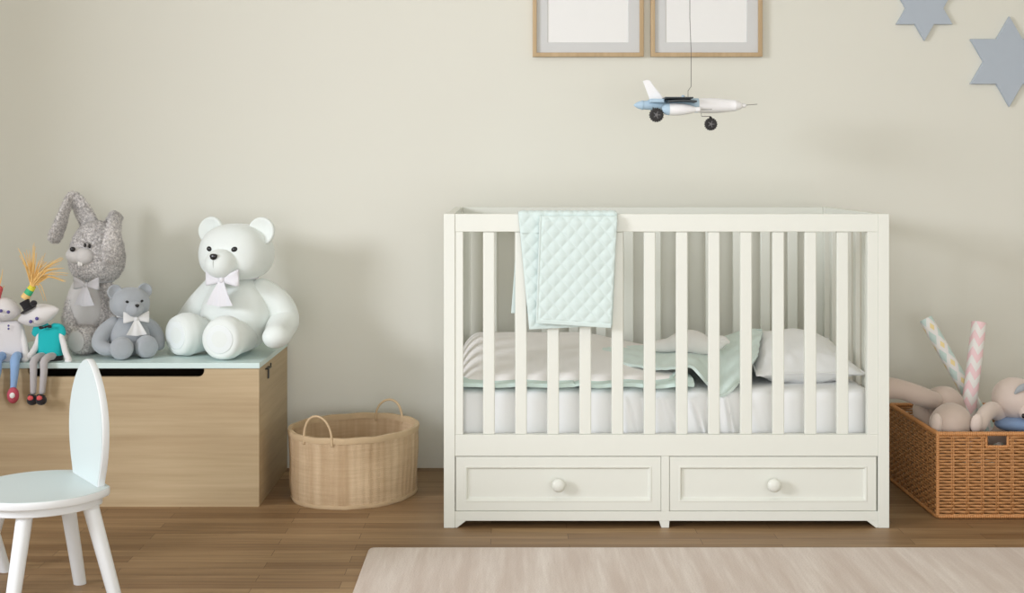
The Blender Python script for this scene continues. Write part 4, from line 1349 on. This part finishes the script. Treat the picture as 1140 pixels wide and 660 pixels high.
# two dark wing blades, one above the other
for y0, dz in ((110.8, .0), (113.6, .012)):
    def P(u, v, y0=y0, dz=dz):
        x = 737 + 31 * u + (4 if y0 > 112 else 0)
        return W(x, y0 + (1.2 * (2 * u - 1) ** 2 if y0 > 112 else 0) - .6, PD) + V((0, -.085 + .17 * v, 0))
    MB().pad(P, 16, 8, .005).build('wing', M['plane_dark'], plane, smooth=False, bevel=.001)
for sg, D_, ofs in ((-1, PD - .058, 0), (1, PD + .058, 0)):
    p2 = D_ / F
    def lp(prof): return [(r * p2, (x - 567) * p2) for x, r in prof]
    c = V((0, D_ - CAMD, CAMH - (121.8 - 188) * p2))
    pod = MB().lathe(lp([(745, 0), (745.1, 6.6), (752, 6.9), (760, 6.4), (768, 4.9), (773, 3.2), (775, 2.6), (775.5, 3.0), (779, 2.9), (780, 1.6), (780.5, 0)]), c, 'X', 32).build('engine_pod', M['plane_white'], plane, angle=35)
    MB().lathe(lp([(736.5, 0), (736.8, 2.6), (739, 4.8), (742, 6.2), (745.4, 6.6)]), c, 'X', 32).build('pod_cap', M['plane_blue'], pod, angle=35)
    MB().tube([V(((780 - 567) * p2, c.y, c.z)), V(((792.5 - 567) * p2, c.y, c.z))], .0008, 8, 1).build('pod_needle', M['wire'], pod, angle=180)
def wheel(px, py, D, r, w_, name='wheel'):
    c = W(px, py, D)
    m = MB().lathe([(r * .45, -w_ * .5), (r * .72, -w_ * .62), (r * .92, -w_ * .5), (r * .92, w_ * .5), (r * .72, w_ * .62), (r * .45, w_ * .5), (r * .42, 0)], c, 'Y', 36)
    for i in range(18):
        a = 2 * PI * i / 18
        Rr = Matrix.Rotation(-a, 3, 'Y')
        m.box(c + V((r * .88, -w_ * .5, -r * .09)), c + V((r * 1.02, w_ * .5, r * .09)), Rr, c)
    wo = m.build(name, M['tyre'], plane, angle=30)
    h = MB().lathe([(0, -w_ * .72), (r * .14, -w_ * .72), (r * .22, -w_ * .6), (r * .2, w_ * .4), (0, w_ * .4)], c, 'Y', 20)
    for i in range(5):
        a = 2 * PI * i / 5; h.box(c + V((0, -w_ * .62, -r * .05)), c + V((r * .52, w_ * .3, r * .05)), Matrix.Rotation(-a, 3, 'Y'), c)
    h.build('hub', M['hub'], wo, angle=30)
wheel(730.8, 128, PD - .060, 7.8 * pk, .014)
wheel(730.8, 128, PD + .075, 7.4 * pk, .014)
wheel(791.3, 138.2, PD, 7.0 * pk, .012)
MB().tube([W(727, 120, PD - .052), W(731, 128, PD - .052)], .0022, 8).build('axle_strut', M['plane_dark'], plane, angle=180)
MB().tube([W(791.3, 138.2, PD + .0095), W(791.3, 130.0, PD + .0095), W(791, 129.5, PD), W(781, 129.5, PD), W(780.5, 124, PD)], .0011, 8).build('nose_strut', M['wire'], plane, angle=180)
MB().ell(W(791, 131.5, PD - .002), (.005, .006, .006), nu=14, nv=8).build('fork', M['tyre'], plane, angle=180)
MB().ell(W(760.5, 107.8, PD), (.006, .005, .006), nu=14, nv=10).build('canopy_knob', M['plane_blue'], plane, angle=180)
ztop = ZC
wp = [W(766, 109.5, PD), W(766, 101, PD), W(769.3, 96.5, PD), W(769.5, 60, PD), W(768, 20, PD)]
wp += [V((wp[-1].x, wp[-1].y, ztop))]
MB().tube(wp, .0010, 6, 1).build('hanging_wire', M['wire'], plane, angle=180)

# ------------------------------------------------------------------ rug
def rug_mat():
    m = bpy.data.materials.new('beige_viscose_pile')
    nt, N, L, B = nodes_of(m)
    n1 = ramp(nt, ntex(nt, coords(nt, (13, .9, 1)), 1.0, 4, .65), .38, .62)
    n2 = ramp(nt, ntex(nt, coords(nt, (60, 3, 1)), 1.0, 4, .7), .3, .75)
    n3 = ramp(nt, ntex(nt, coords(nt, (220, 160, 1)), 1.0, 2), .3, .7)
    c = mixc(nt, n1, lin((226, 215, 202)), lin((196, 176, 158)))
    for n_, k_, cc in ((n2, .6, (186, 166, 148)), (n3, .4, (178, 160, 142))):
        mu = nt.nodes.new('ShaderNodeMath'); mu.operation = 'MULTIPLY'; mu.inputs[1].default_value = k_; L.new(n_, mu.inputs[0])
        c = mixc(nt, mu.outputs[0], c, lin(cc))
    L.new(c, B.inputs['Base Color'])
    B.inputs['Roughness'].default_value = .85
    B.inputs['Sheen Weight'].default_value = .3
    bump(nt, B, n3, .3, .002)
    return m
M['rug'] = rug_mat()
rx0, rx1, ry0, ry1 = -.402, 2.4, -3.1, -1.052
def rug():
    rg = []
    for ins, z in ((.0, .0005), (.0, .008), (.004, .0115), (.010, .012)):
        pts = []; rc = .018
        for (cx_, cy_, a0) in ((rx1 - rc, ry0 + rc, -90), (rx1 - rc, ry1 - rc, 0), (rx0 + rc, ry1 - rc, 90), (rx0 + rc, ry0 + rc, 180)):
            for i in range(5):
                a = math.radians(a0 + 90 * i / 4); pts.append(V((cx_ + (rc - ins) * math.cos(a), cy_ + (rc - ins) * math.sin(a), z)))
        rg.append(pts)
    return MB().rings(rg)
tag(rug().build('rug', M['rug'], angle=40), 'pale beige streaky pile rug on the wooden floor in front of the crib', 'rug')
